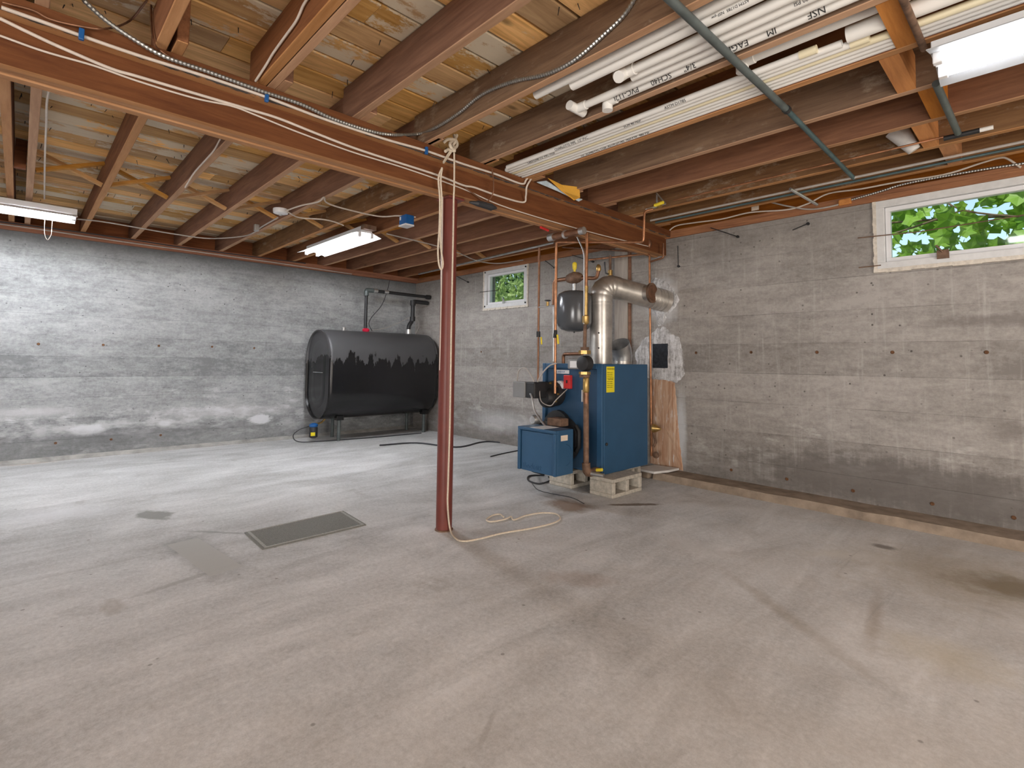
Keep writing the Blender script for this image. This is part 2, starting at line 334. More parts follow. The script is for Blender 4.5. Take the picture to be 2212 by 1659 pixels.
def tankmat():
    m, t, b = mat('black_tank_paint')
    v = coords(t, (1, 1, 1), False); g = nz(t, coords(t, (1, 3.2, .9), False), 3.4, 6, .6)
    tc = t.nodes.new('ShaderNodeTexCoord'); s = t.nodes.new('ShaderNodeSeparateXYZ'); t.links.new(tc.outputs['Object'], s.inputs[0])
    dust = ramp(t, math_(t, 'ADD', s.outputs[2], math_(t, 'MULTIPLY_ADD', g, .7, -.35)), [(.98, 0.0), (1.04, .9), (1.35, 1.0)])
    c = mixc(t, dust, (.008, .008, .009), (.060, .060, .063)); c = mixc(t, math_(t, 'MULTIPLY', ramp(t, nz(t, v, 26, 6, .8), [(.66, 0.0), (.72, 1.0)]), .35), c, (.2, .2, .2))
    t.links.new(c, b.inputs['Base Color']); t.links.new(math_(t, 'MULTIPLY_ADD', dust, .22, .24), b.inputs['Roughness'])
    return m
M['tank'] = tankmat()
def streakmat():
    m, t, b = mat('orange_mineral_stain')
    v = coords(t, (26, 26, 1.2), False); g = nz(t, v, 1.3, 6, .65)
    c = mixc(t, ramp(t, g, [(.35, 0.0), (.65, 1.0)]), (.36, .17, .09), (.62, .45, .33)); c = mixc(t, math_(t, 'MULTIPLY', ramp(t, nz(t, coords(t, (20, 20, 3), False), 1.9, 5), [(.58, 0.0), (.68, 1.0)]), .8), c, (.72, .70, .69))
    t.links.new(c, b.inputs['Base Color']); b.inputs['Roughness'].default_value = .9; bump(t, b, g, .5, .006); return m
M['streak'] = streakmat()
def stained():
    m, t, b = mat('flaked_black_and_tan_board')
    g = nz(t, coords(t, (30, 9, 30), False), 1.2, 6, .7)
    tc = t.nodes.new('ShaderNodeTexCoord'); s = t.nodes.new('ShaderNodeSeparateXYZ'); t.links.new(tc.outputs['Object'], s.inputs[0])
    a = ramp(t, math_(t, 'ADD', math_(t, 'MULTIPLY_ADD', s.outputs[0], 14.0, -1.38), math_(t, 'MULTIPLY_ADD', g, 1.6, -.8)), [(.05, 0.0), (.14, 1.0)])
    c = mixc(t, a, (.45, .22, .09), (.075, .07, .07))
    t.links.new(c, b.inputs['Base Color']); b.inputs['Roughness'].default_value = .6; return m
M['stained'] = stained()
def glassm():
    m, t, b = mat('window_glass'); b.inputs['Base Color'].default_value = (.97, 1, .98, 1)
    tr = t.nodes.new('ShaderNodeBsdfTransparent'); tr.inputs[0].default_value = (.93, .96, .94, 1)
    gl = t.nodes.new('ShaderNodeBsdfGlossy'); gl.inputs['Roughness'].default_value = .05
    mx = t.nodes.new('ShaderNodeMixShader'); mx.inputs[0].default_value = .045; t.links.new(tr.outputs[0], mx.inputs[1]); t.links.new(gl.outputs[0], mx.inputs[2])
    t.links.new(mx.outputs[0], t.nodes['Material Output'].inputs[0]); return m
M['glass'] = glassm()
def leafm(name, a, c2):
    m, t, b = mat(name); v = coords(t); col = mixc(t, nz(t, v, 3, 3), a, c2)
    t.links.new(col, b.inputs['Base Color']); b.inputs['Roughness'].default_value = .5
    tl = t.nodes.new('ShaderNodeBsdfTranslucent'); t.links.new(col, tl.inputs[0]); mx = t.nodes.new('ShaderNodeMixShader'); mx.inputs[0].default_value = .45
    t.links.new(b.outputs[0], mx.inputs[1]); t.links.new(tl.outputs[0], mx.inputs[2]); t.links.new(mx.outputs[0], t.nodes['Material Output'].inputs[0]); return m
M['leaf'] = leafm('maple_leaf', (.07, .20, .02), (.25, .42, .05)); M['leaf2'] = leafm('shrub_leaf', (.10, .20, .05), (.40, .50, .18))
M['leaf3'] = leafm('evergreen_leaf', (.03, .09, .025), (.09, .17, .05))
M['grass'] = plain('grass_bank', (.12, .18, .05), .9, 0, .4, 6, .4)

# ------------------------------------------------------------------ mesh helpers
class MB:
    def __init__(s): s.v = []; s.f = []; s.m = []
    def add(s, vs, fs, mi=0):
        n = len(s.v); s.v += [tuple(v) for v in vs]; s.f += [tuple(i+n for i in f) for f in fs]; s.m += [mi]*len(fs); return s
    def box(s, a, b, mi=0):
        x0, y0, z0 = [min(a[i], b[i]) for i in range(3)]; x1, y1, z1 = [max(a[i], b[i]) for i in range(3)]
        return s.add([(x0, y0, z0), (x1, y0, z0), (x1, y1, z0), (x0, y1, z0), (x0, y0, z1), (x1, y0, z1), (x1, y1, z1), (x0, y1, z1)],
                     [(0, 3, 2, 1), (4, 5, 6, 7), (0, 1, 5, 4), (1, 2, 6, 5), (2, 3, 7, 6), (3, 0, 4, 7)], mi)
    def tube(s, pts, r, n=10, cap=True, mi=0):
        pts = [Vector(p) for p in pts]; P = [pts[0]]
        for p in pts[1:]:
            if (p-P[-1]).length > 1e-5: P.append(p)
        pts = P; rs = r if isinstance(r, (list, tuple)) else [r]*len(pts)
        d = (pts[1]-pts[0]).normalized(); a = Vector((0, 0, 1)) if abs(d.z) < .9 else Vector((1, 0, 0)); nx = d.cross(a).normalized(); vs = []; fs = []
        for i, p in enumerate(pts):
            if i == 0: dd = (pts[1]-p)
            elif i == len(pts)-1: dd = p-pts[-2]
            else: dd = (pts[i+1]-p).normalized()+(p-pts[i-1]).normalized()
            dd = dd.normalized() if dd.length > 1e-6 else d
            nx = (nx-dd*nx.dot(dd)).normalized(); ny = dd.cross(nx)
            for k in range(n): vs.append(p+(nx*math.cos(2*PI*k/n)+ny*math.sin(2*PI*k/n))*rs[i])
        for i in range(len(pts)-1):
            for k in range(n): fs.append((i*n+k, i*n+(k+1) % n, (i+1)*n+(k+1) % n, (i+1)*n+k))
        if cap: fs.append(tuple(range(n))[::-1]); fs.append(tuple((len(pts)-1)*n+k for k in range(n)))
        return s.add(vs, fs, mi)
    def lathe(s, o, prof, n=24, axis='z', mi=0):
        o = Vector(o); vs = []; fs = []
        for (r, h) in prof:
            for k in range(n):
                c, d = r*math.cos(2*PI*k/n), r*math.sin(2*PI*k/n)
                vs.append(o+(Vector((c, d, h)) if axis == 'z' else Vector((c, h, d)) if axis == 'y' else Vector((h, c, d))))
        for i in range(len(prof)-1):
            for k in range(n): fs.append((i*n+k, i*n+(k+1) % n, (i+1)*n+(k+1) % n, (i+1)*n+k))
        if prof[0][0] > 1e-4: fs.append(tuple(range(n))[::-1])
        if prof[-1][0] > 1e-4: fs.append(tuple((len(prof)-1)*n+k for k in range(n)))
        return s.add(vs, fs, mi)
    def prism(s, poly, ax, a, b, mi=0):   # poly in the two other axes, extruded along ax
        def P(u, v, w): return (w, u, v) if ax == 'x' else (u, w, v) if ax == 'y' else (u, v, w)
        n = len(poly); vs = [P(u, v, a) for u, v in poly]+[P(u, v, b) for u, v in poly]
        return s.add(vs, [tuple(range(n))[::-1], tuple(range(n, 2*n))]+[(i, (i+1) % n, n+(i+1) % n, n+i) for i in range(n)], mi)
    def build(s, name, m, parent=None, smooth=False, bevel=0, origin=None):
        o0 = Vector(origin) if origin is not None else (parent.matrix_basis.translation if parent else None)
        if parent is None and origin is None:
            xs = [v[0] for v in s.v]; ys = [v[1] for v in s.v]; zs = [v[2] for v in s.v]
            o0 = Vector(((min(xs)+max(xs))/2, (min(ys)+max(ys))/2, min(zs)))
        off = WP.get(parent.name, Vector()) if parent else Vector()
        base = off if parent and origin is None else o0
        me = bpy.data.meshes.new(name); me.from_pydata([Vector(v)-base for v in s.v], [], s.f)
        for mm in (m if isinstance(m, list) else [m]): me.materials.append(mm)
        if isinstance(m, list): me.polygons.foreach_set('material_index', s.m)
        bm = bmesh.new(); bm.from_mesh(me); bmesh.ops.recalc_face_normals(bm, faces=bm.faces); bm.to_mesh(me); bm.free()
        if smooth:
            me.shade_smooth()
            try: me.set_sharp_from_angle(angle=math.radians(40))
            except Exception: pass
        o = bpy.data.objects.new(name, me); C.objects.link(o)
        if parent: o.parent = parent; o.location = base-off
        else: o.location = base
        WP[o.name] = Vector(base)
        if bevel:
            md = o.modifiers.new('bevel', 'BEVEL'); md.width = bevel; md.segments = 2; md.limit_method = 'ANGLE'
        return o
WP = {}
def thing(name, label, cat, loc, group=None):
    o = bpy.data.objects.new(name, None); C.objects.link(o); o.location = loc; o.empty_display_size = .05
    o['label'] = label; o['category'] = cat
    if group: o['group'] = group
    WP[o.name] = Vector(loc); return o
def tag(o, label, cat, group=None):
    o['label'] = label; o['category'] = cat
    if group: o['group'] = group
    return o
def struct(o): o['kind'] = 'structure'; return o
def smooth_path(pts, n=6):
    pts = [Vector(p) for p in pts]
    if len(pts) < 3: return pts
    P = [pts[0]*2-pts[1]]+pts+[pts[-1]*2-pts[-2]]; out = []
    for i in range(1, len(P)-2):
        for k in range(n):
            u = k/n; a, b, c, d = P[i-1], P[i], P[i+1], P[i+2]
            out.append(.5*((2*b)+(c-a)*u+(2*a-5*b+4*c-d)*u*u+(3*b-a-3*c+d)*u**3))
    return out+[pts[-1]]
def cornered(pts, r=.03, n=5):   # straight runs with round elbows
    pts = [Vector(p) for p in pts]; out = [pts[0]]
    for i in range(1, len(pts)-1):
        a = (pts[i-1]-pts[i]); b = (pts[i+1]-pts[i]); q = min(r, a.length*.45, b.length*.45)
        A = pts[i]+a.normalized()*q; B = pts[i]+b.normalized()*q
        for k in range(n+1):
            u = k/n; out.append(A*(1-u)**2+pts[i]*2*u*(1-u)+B*u*u)
    return out+[pts[-1]]
def text(name, s, size, loc, xdir, ydir, m, parent=None, depth=.0004, align='LEFT'):
    cu = bpy.data.curves.new(name, 'FONT'); cu.body = s; cu.size = size; cu.extrude = depth; cu.align_x = align; cu.resolution_u = 2
    t = bpy.data.objects.new(name, cu); C.objects.link(t); dg = bpy.context.evaluated_depsgraph_get()
    me = bpy.data.meshes.new_from_object(t.evaluated_get(dg)); bpy.data.objects.remove(t)
    x = Vector(xdir).normalized(); y = Vector(ydir).normalized(); z = x.cross(y)
    me.transform(Matrix(((x.x, y.x, z.x, 0), (x.y, y.y, z.y, 0), (x.z, y.z, z.z, 0), (0, 0, 0, 1))))
    o = bpy.data.objects.new(name, me); me.materials.clear(); me.materials.append(m); C.objects.link(o)
    if parent: o.parent = parent; o.location = Vector(loc)-WP.get(parent.name, Vector())
    else: o.location = loc
    WP[o.name] = Vector(loc); return o

# ------------------------------------------------------------------ room shell
XL, YR, WT = -6.60, 4.28, 2.14       # tank wall, window wall, top of concrete
JB, DZ = 2.21, 2.40                  # joist underside, deck underside
XE, YS = 3.0, -3.5
struct(MB().box((XL-.25, YS-.25, -.2), (XE+.25, YR+.25, 0)).build('floor', M['floor']))
struct(MB().box((XL-.25, YS, -.0), (XL, YR, WT)).build('wall_left', M['wall_l']))
WL = bpy.data.objects['wall_left']
# window openings in the far wall
W1 = (-5.005, -4.235, 1.655, 2.14); W2 = (-.825, .95, 1.662, 2.14)
mb = MB()
for a, b in ((XL-.25, W1[0]), (W1[1], W2[0]), (W2[1], XE+.25)): mb.box((a, YR, 0), (b, YR+.18, WT))
for q in (W1, W2): mb.box((q[0], YR, 0), (q[1], YR+.18, q[2]))
WB = struct(mb.build('wall_back', M['wall_r']))
struct(MB().box((XL-.25, YS-.25, 0), (XE+.25, YS, DZ)).build('wall_front', M['wall_r']))
struct(MB().box((XE, YS, 0), (XE+.25, YR, DZ)).build('wall_right', M['wall_r']))
# low concrete curb along the window wall
n = 60; mb = MB(); vs = []; x0c, x1c = -2.42, XE
for i in range(n+1):
    x = x0c+(x1c-x0c)*i/n; j = noise.noise(Vector((x*3, 0, 0)))*.012; k = noise.noise(Vector((x*5, 7, 0)))*.006
    vs += [(x, 4.0+j, 0), (x, 4.02+j, .055+k), (x, YR, .05+k*.5), (x, YR, 0)]
fs = [(4*i+a, 4*i+(a+1) % 4, 4*i+4+(a+1) % 4, 4*i+4+a) for i in range(n) for a in range(4)]+[(0, 1, 2, 3), (4*n+3, 4*n+2, 4*n+1, 4*n)]
struct(mb.add(vs, fs).build('baseboard_back', M['curb'], smooth=False))
# thin mortar cove at the tank wall
mb = MB(); vs = []
for i in range(n+1):
    y = YS+(YR-YS)*i/n; j = .06+noise.noise(Vector((y*2, 3, 0)))*.025
    vs += [(XL, y, 0), (XL, y, .035), (XL+j, y, 0.004), (XL+j, y, 0)]
struct(mb.add(vs, [(4*i+a, 4*i+(a+1) % 4, 4*i+4+(a+1) % 4, 4*i+4+a) for i in range(n) for a in range(4)]).build('baseboard_left', M['cove']))

# sill plates and rim boards
mb = MB().box((XL-.2, YS, WT), (XL+.045, YR+.2, WT+.035)).box((XL-.2, YS, WT+.035), (XL+.06, YR+.2, JB))
struct(mb.build('trim_1', M['sill']))
mb = MB().box((XL-.18, YS, JB), (XL-.142, YR+.2, DZ+.021)); struct(mb.build('trim_2', M['sill']))
mb = MB().box((XL+.06, YR-.02, WT), (XE, YR+.2, WT+.035)).box((XL+.06, YR-.008, WT+.035), (XE, YR+.2, JB))
struct(mb.build('trim_3', M['sill_x']))
mb = MB().box((XL-.141, YR+.142, JB), (XE, YR+.18, DZ+.021)); struct(mb.build('trim_4', M['sill_x']))

# ceiling: subfloor with every board, joists, blocking, bridging
CE = struct(MB().box((XL-.25, YS-.25, DZ+.022), (XE+.25, YR+.25, DZ+.3)).build('ceiling', M['darkwood']))
def child(proto_name, me, parent, loc, sc=None):
    o = bpy.data.objects.new(proto_name, me); C.objects.link(o); o.parent = parent; o.location = Vector(loc)-WP[parent.name]
    if sc: o.scale = sc
    return o
bw = .165; x = XL-.14; plank_me = {}
def unit_plank(L):
    if L not in plank_me:
        me = bpy.data.meshes.new('plank'); h = bw/2-.0055; e = .005
        q = [(-h, .02), (-h, e), (-h+e, 0), (h-e, 0), (h, e), (h, .02)]
        mbx = MB().prism(q, 'y', 0, L); me.from_pydata(mbx.v, [], mbx.f); me.materials.append(M['deck']); plank_me[L] = me
    return plank_me[L]
i = 0
while x < 1.6:
    L = random.choice([2.4, 3.0, 3.6]); y = -1.9-random.random()*1.2
    while y < YR+.1:
        LL = min(L, round(YR+.12-y, 2)); 
        if LL > .15: child('plank', unit_plank(LL), CE, (x+bw/2, y, DZ+random.uniform(0, .002)))
        y += L+.002; L = random.choice([2.4, 3.0, 3.6])
    x += bw; i += 1
struct(MB().box((1.6, YS, DZ), (XE, YR, DZ+.02)).box((XL-.1, YS, DZ), (1.6, -3.15, DZ+.02)).build('trim_5', M['deck']))
JD = DZ-JB
def joist(x0, x1, y, m, w=.040):
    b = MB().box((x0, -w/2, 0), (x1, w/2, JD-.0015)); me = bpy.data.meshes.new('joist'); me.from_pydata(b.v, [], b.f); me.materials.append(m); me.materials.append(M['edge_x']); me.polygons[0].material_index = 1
    o = child('joist', me, CE, (0, y, JB)); md = o.modifiers.new('bevel', 'BEVEL'); md.width = .003; md.segments = 1
    return o
LJ = [-.105, .0, .40, .80, 1.21, 1.62, 2.03, 2.44, 2.84, 3.25, 3.66, 4.06]
LJ[1] = .0
for k, y in enumerate([-2.8, -2.4, -2.0, -1.6, -1.2, -.80, -.42]+LJ):
    joist(XL-.14, -2.28, y+.02-.02, M['joist_grey'] if abs(y-2.03) < .01 else M['joist_x'])
RJ = [-.06, .345, .722, 1.172, 1.603, 2.012, 2.395, 2.80, 3.205, 3.615, 4.02]
for k, y in enumerate([-2.84, -2.44, -2.04, -1.64, -1.24, -.82, -.44]+RJ):
    grey = abs(y-1.603) < .01 or abs(y-2.012) < .01 or abs(y-2.80) < .01 or y > 3.5
    joist(-2.50 if y != .345 else -2.48, XE-.02, y, M['joist_grey'] if grey else M['joist_x'])
joist(-2.46, XE-.02, .763, M['joist_x'], .036)
# solid blocking between the right-hand joists
for k in range(4, len(RJ)-1):
    y0, y1 = RJ[k]+.021, RJ[k+1]-.021; xx = {4: -.29, 5: -.345, 6: -.41, 7: -.345, 8: -.43, 9: -.37}.get(k, -.38)
    b = MB().box((-.033, y0-y0, 0), (.033, y1-y0, .042 if k in (5,) else .15)); me = bpy.data.meshes.new('blocking'); me.from_pydata(b.v, [], b.f); me.materials.append(M['joist_y'])
    if k != 4: child('blocking', me, CE, (xx, y0, JB+.001))
b = MB().box((-.02, 0, 0), (.02, .058, .185)); me = bpy.data.meshes.new('blocking'); me.from_pydata(b.v, [], b.f); me.materials.append(M['sill'])
child('blocking', me, CE, (-4.62, -.082, JB+.002))
# cross bridging, one X per bay, on the tank side
def strip_(p, q, wd=.022, th=.045):
    p, q = Vector(p), Vector(q); d = (q-p); L = d.length; y = d.normalized(); xx = Vector((1, 0, 0)); z = xx.cross(y)
    b = MB(); vs = []
    for s in (0, L):
        for a, c in ((-th/2, -wd/2), (th/2, -wd/2), (th/2, wd/2), (-th/2, wd/2)): vs.append(p+y*s+xx*a+z*c)
    b.add(vs, [(3, 2, 1, 0), (4, 5, 6, 7), (0, 1, 5, 4), (1, 2, 6, 5), (2, 3, 7, 6), (3, 0, 4, 7)])
    return b.build('cross_brace', M['brace'], CE)
for k in range(1, len(LJ)-1):
    y0, y1 = LJ[k]+.022, LJ[k+1]-.022
    strip_((-4.66, y0, JB+.02), (-4.66, y1, DZ-.025)); strip_((-4.715, y0, DZ-.025), (-4.715, y1, JB+.02))

mb = MB()
for k in range(420):
    xx = random.uniform(-6.3, .4); side = -2.4 if xx < -2.4 else 0; L_ = LJ if xx < -2.45 else RJ
    yj = random.choice(L_[:-1])+random.choice([-1, 1])*random.uniform(.03, .12) if random.random() < .7 else random.uniform(-.3, 4.0)
    if min(abs(yj-q) for q in (L_ if xx < -2.6 or xx > -2.2 else LJ+RJ)) < .028: continue
    d = Vector((random.uniform(-.6, .6), random.uniform(-.6, .6), -1)).normalized()*random.uniform(.012, .034)
    p = Vector((xx, yj, DZ+.001)); mb.tube([p, p+d], [.0022, .0014], 4)
o = mb.build('nail', M['iron'], CE, origin=(0, 0, DZ)); o['kind'] = 'stuff'

# ------------------------------------------------------------------ main beam and post
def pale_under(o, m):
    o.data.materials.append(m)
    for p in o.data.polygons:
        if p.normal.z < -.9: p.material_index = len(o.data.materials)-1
BM = thing('ceiling_beam', 'long built-up reddish wood beam carried by the red steel post', 'beam', (-2.50, 1.5, 1.985))
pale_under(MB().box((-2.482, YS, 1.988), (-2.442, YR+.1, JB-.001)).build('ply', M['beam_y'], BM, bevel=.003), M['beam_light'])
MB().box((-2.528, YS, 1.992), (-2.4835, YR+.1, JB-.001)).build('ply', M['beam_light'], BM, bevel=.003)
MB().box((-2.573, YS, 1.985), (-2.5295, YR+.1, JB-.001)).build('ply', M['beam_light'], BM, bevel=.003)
MB().box((-2.4405, YS, 2.0), (-2.40, YR+.02, 2.06)).build('nailer', M['beam_light'], BM, bevel=.003) if False else None
MB().box((-2.4405, YS, 2.152), (-2.385, YR-.02, JB-.001)).build('ledger_board', M['beam_y'], BM, bevel=.003)
o = MB().box((-2.4405, YS, 2.148), (-2.386, YR-.02, 2.1515)).build('ledger_edge', M['stained'], BM); o['label'] = 'flaking black and tan underside of the ledger'
PX, PY = -2.522, 1.869
PO = thing('support_post', 'round oxide-red steel post standing in the middle of the floor', 'post', (PX, PY, 0))
MB().tube([(PX, PY, 0.0), (PX-.004, PY-.004, 1.972)], .0475, 32, False).build('column', M['post'], PO, smooth=True)
MB().box((PX-.062, PY-.06, 1.972), (PX+.062, PY+.06, 1.985)).build('top_plate', M['post'], PO, bevel=.003)
MB().lathe((PX, PY, 0), [(.054, 0), (.053, .006), (.0477, .008)], 32).build('base_ring', M['rustiron'], PO, smooth=True)

# ------------------------------------------------------------------ windows
def window(idx, q, nm_hw):
    x0, x1, z0, z1 = q
    fr = struct(MB().build_frame(x0, x1, z0, z1) if False else frame_mb(x0, x1, z0, z1, .048, YR-.012, YR+.09).build('window_%d' % idx, M['white_paint'], bevel=.003))
    s = frame_mb(x0+.05, x1-.05, z0+.05, z1-.05, .028, YR+.012, YR+.06).build('sash', M['white'], fr, bevel=.002)
    MB().box((x0+.078, YR+.034, z0+.078), (x1-.078, YR+.038, z1-.078)).build('pane', M['glass'], fr)
    mb = MB(); st = 26
    for side in range(3):
        for i in range(st):
            def wob(u): return noise.noise(Vector((u*23+side*9, idx, 0)))*.007
            if side == 0: a = x0-.02+(x1-x0+.04)*i/st; b2 = x0-.02+(x1-x0+.04)*(i+1)/st; mb.box((a, YR-.016-wob(a)*.6, z0-.022+wob(a)), (b2, YR, z0+.004))
            elif side == 1: a = z0+(z1-z0)*i/st; b2 = z0+(z1-z0)*(i+1)/st; mb.box((x0-.018+wob(a), YR-.014, a), (x0+.003, YR, b2))
            elif side == 2: a = z0+(z1-z0)*i/st; b2 = z0+(z1-z0)*(i+1)/st; mb.box((x1-.003, YR-.014, a), (x1+.016+wob(a), YR, b2))
    mb.build('caulk', M['caulk'], fr)
    return fr
def frame_mb(x0, x1, z0, z1, w_, ya, yb):
    return MB().box((x0, ya, z0), (x1, yb, z0+w_)).box((x0, ya, z1-w_), (x1, yb, z1)).box((x0, ya, z0+w_), (x0+w_, yb, z1-w_)).box((x1-w_, ya, z0+w_), (x1, yb, z1-w_))
F1 = window(1, W1, 0); F2 = window(2, W2, 0)
MB().box((-4.64, YR-.03, W1[2]+.045), (-4.615, YR-.012, W1[2]+.105)).tube([(-4.627, YR-.03, W1[2]+.09), (-4.627, YR-.045, W1[2]+.12)], .006, 8).build('latch', M['galv'], F1)
MB().box((-.50, YR-.03, W2[2]+.03), (-.44, YR-.012, W2[2]+.085)).tube([(-.47, YR-.03, W2[2]+.07), (-.50, YR-.05, W2[2]+.115)], .006, 8).build('latch', M['rustiron'], F2)
for (xx, zz) in ((W1[0]+.02, W1[3]-.02), (W1[1]-.02, W1[3]-.03), (W1[0]+.02, W1[2]+.03), (W1[1]-.02, W1[2]+.03)):
    MB().lathe((xx, YR-.020, zz), [(.011, 0), (.009, .008)], 10, 'y').build('screw', M['iron'], F1)

def rod(name, label, cat, pts, r, m, sm=False, n=8, group=None, corner=None):
    p = smooth_path(pts) if sm else (cornered(pts, corner) if corner else pts)
    return tag(MB().tube(p, r, n).build(name, m, smooth=True), label, cat, group)
A = at
rod('iron_rod', 'thin rusty iron rod crossing the upper half of the long right window', 'rod', [A('y', 4.255, 1853, 514), A('y', 4.255, 1990, 500), A('y', 4.255, 2212, 462)+Vector((.2, 0, 0))], .0035, M['rustiron'])
rod('iron_rod', 'short iron rod below the left corner of the long right window', 'rod', [A('y', 4.262, 1855, 578), A('y', 4.262, 1903, 573)], .0035, M['rustiron'])
rod('iron_rod', 'thin bent rod across the small window beside the tank corner', 'rod', [A('y', 4.255, 1037, 631), A('y', 4.255, 1076, 627), A('y', 4.255, 1079, 620), A('y', 4.25, 1082, 608)], .0035, M['iron'])
for k, (a, b, lb) in enumerate([((1535, 492), (1593, 511), 'black wire pin slanting out of the wall left of a white crack'), ((1464, 531), (1465, 575), 'black wire pin hanging straight down near the beam end'),
                                ((1712, 497), (1745, 483), 'black wire pin slanting up on the wall left of the long window'), ((1236, 551), (1280, 565), 'black wire pin on the wall between the vertical copper pipes'),
                                ((1178, 563), (1197, 578), 'black wire pin on the wall just right of the small window'), ((987, 597), (1010, 609), 'black wire pin on the wall just right of the red post')]):
    p, q = A('y', 4.24, *a), A('y', 4.255, *b); o = MB().tube([p, q], .004, 6).lathe(q, [(.011, -.005), (.012, .006), (.006, .028)], 8, 'y').build('wall_pin', M['iron'], smooth=True); tag(o, lb, 'pin')
# rusty tie ends, parts of the walls
def tie(parent, p, ax, r=.012):
    b = MB().lathe(p, [(r, -.004 if ax == 'y' else .004), (r*.7, -.007 if ax == 'y' else .007), (r*.3, -.005 if ax == 'y' else .005)], 10, 'y' if ax == 'y' else 'x')
    b.build('tie_rod_end', M['rust'], parent)
for px in ((1504, 762), (1623, 761), (1765, 761), (1928, 761), (2131, 761), (1580, 1015), (1700, 1034.7), (1843, 1060), (2014, 1088), (2190, 1118), (1040, 760)): tie(WB, A('y', YR, *px), 'y')
for px in ((83, 743), (223, 745), (343, 747), (458, 749), (549, 752), (120, 957), (240, 949), (347, 940)): tie(WL, A('x', XL, *px), 'x')

# ------------------------------------------------------------------ oil tank
TK = thing('oil_tank', 'large black oval steel oil tank on four short legs in the far corner', 'tank', (-6.17, 3.40, 0))
tx0, tx1, ty0, ty1, tz0, tz1 = -6.515, -5.835, 2.625, 4.165, .262, 1.355; R_ = (tx1-tx0)/2; cx = (tx0+tx1)/2
def oval(r, n=18):
    p = []; zc0, zc1 = tz0+R_, tz1-R_
    for k in range(n+1): a = PI*k/n; p.append((cx+r*math.cos(a), zc1+r*math.sin(a)))
    for k in range(n+1): a = PI+PI*k/n; p.append((cx+r*math.cos(a), zc0+r*math.sin(a)))
    return p
def loft(prof, m, nm, par):
    mb = MB(); vs = []; n0 = len(oval(.1))
    for r, y in prof: vs += [(u, y, v) for u, v in oval(r)]
    fs = [(i*n0+k, i*n0+(k+1) % n0, (i+1)*n0+(k+1) % n0, (i+1)*n0+k) for i in range(len(prof)-1) for k in range(n0)]
    fs += [tuple(range(n0)), tuple((len(prof)-1)*n0+k for k in range(n0))]
    return mb.add(vs, fs).build(nm, m, par, smooth=True)
loft([(R_-.012, ty0+.02), (R_-.002, ty0+.03), (R_, ty0+.05), (R_, ty1-.05), (R_-.002, ty1-.03), (R_-.012, ty1-.02)], M['tank'], 'shell', TK)
for s, y in ((1, ty0), (-1, ty1)):
    loft([(R_-.012, y+.03*s), (R_-.004, y), (R_-.018, y), (R_-.03, y+.03*s), (R_-.06, y+.045*s), (R_-.10, y+.03*s), (R_-.16, y+.015*s), (R_-.25, y+.02*s), (.05, y+.022*s)], M['tank'], 'end_cap', TK)
MB().tube([(cx-.13, ty0+.012, .83), (cx+.13, ty0+.012, .83)], .004, 6).build('strap_wire', M['galv'], TK)
for (lx, ly) in ((-6.05, 2.87), (-6.05, 4.10), (-6.40, 2.95), (-6.40, 4.05)):
    lg = MB().tube([(lx, ly, 0), (lx, ly, .30)], .021, 14).build('leg', M['iron_gray'], TK, smooth=True)
    MB().box((lx-.035, ly-.045, .25), (lx+.035, ly+.045, .40)).build('leg_socket', M['tank'], TK, bevel=.004)
MB().lathe((-6.17, 2.95, 1.35), [(.022, 0), (.022, .03), (.03, .032), (.03, .045), (.012, .05)], 14).build('bung', M['galv'], TK, smooth=True)
MB().lathe((-6.17, 3.255, 1.35), [(.03, 0), (.045, .015), (.048, .03), (.035, .045), (.02, .05)], 16).build('gauge', M['redcap'], TK, smooth=True)['label'] = 'red gauge cap'
# vent and fill piping
vp = thing('vent_pipe', 'black vent pipe rising from red cap and running along above the tank', 'pipe', (-6.2, 3.27, 1.4))
MB().tube([(-6.2, 3.262, 1.40), (-6.2, 3.262, 1.905)], .021, 12).tube([(-6.2, 3.262, 1.905), (-6.2, 4.26, 1.90)], .021, 12).build('pipe', M['iron'], vp, smooth=True)
MB().tube(cornered([(-6.2, 3.262, 1.83), (-6.2, 3.262, 1.905), (-6.2, 3.36, 1.905)], .05), .031, 12).build('elbow', M['iron_gray'], vp, smooth=True)
MB().tube([(-6.2, 3.36, 1.905), (-6.2, 3.42, 1.905)], .03, 12).build('coupling', M['galv'], vp, smooth=True)
MB().tube([(-6.2, 3.52, 1.905), (-6.2, 3.58, 1.905)], .03, 12).build('coupling', M['galv'], vp, smooth=True)
MB().tube([(-6.2, 4.2, 1.90), (-6.2, 4.26, 1.90)], .032, 12).build('wall_collar', M['iron'], vp, smooth=True)
fp = thing('fill_pipe', 'thick black fill pipe bending down into the back of tank', 'pipe', (-6.22, 3.93, 1.36))
MB().tube(cornered([(-6.22, 3.93, 1.35), (-6.22, 3.93, 1.47), (-6.22, 3.99, 1.55), (-6.22, 3.99, 1.82), (-6.22, 4.24, 1.815)], .04), .029, 14).build('pipe', M['iron'], fp, smooth=True)
MB().tube([(-6.22, 3.93, 1.35), (-6.22, 3.93, 1.42)], .042, 14).build('flange', M['galv'], fp, smooth=True)
MB().tube([(-6.22, 3.99, 1.54), (-6.22, 3.99, 1.60)], .038, 14).build('coupling', M['iron'], fp, smooth=True)
MB().tube([(-6.22, 3.99, 1.76), (-6.22, 3.99, 1.83)], .038, 14).build('coupling', M['iron'], fp, smooth=True)
rod('wire', 'black wire looping from the sill down behind the vent pipe to tank', 'wire', [A('x', -6.25, 842, 605), A('x', -6.25, 836, 630), A('x', -6.25, 824, 660), A('x', -6.25, 803, 685), A('x', -6.22, 797, 700), (-6.2, 3.36, 1.37)], .005, M['cable_black'], True)
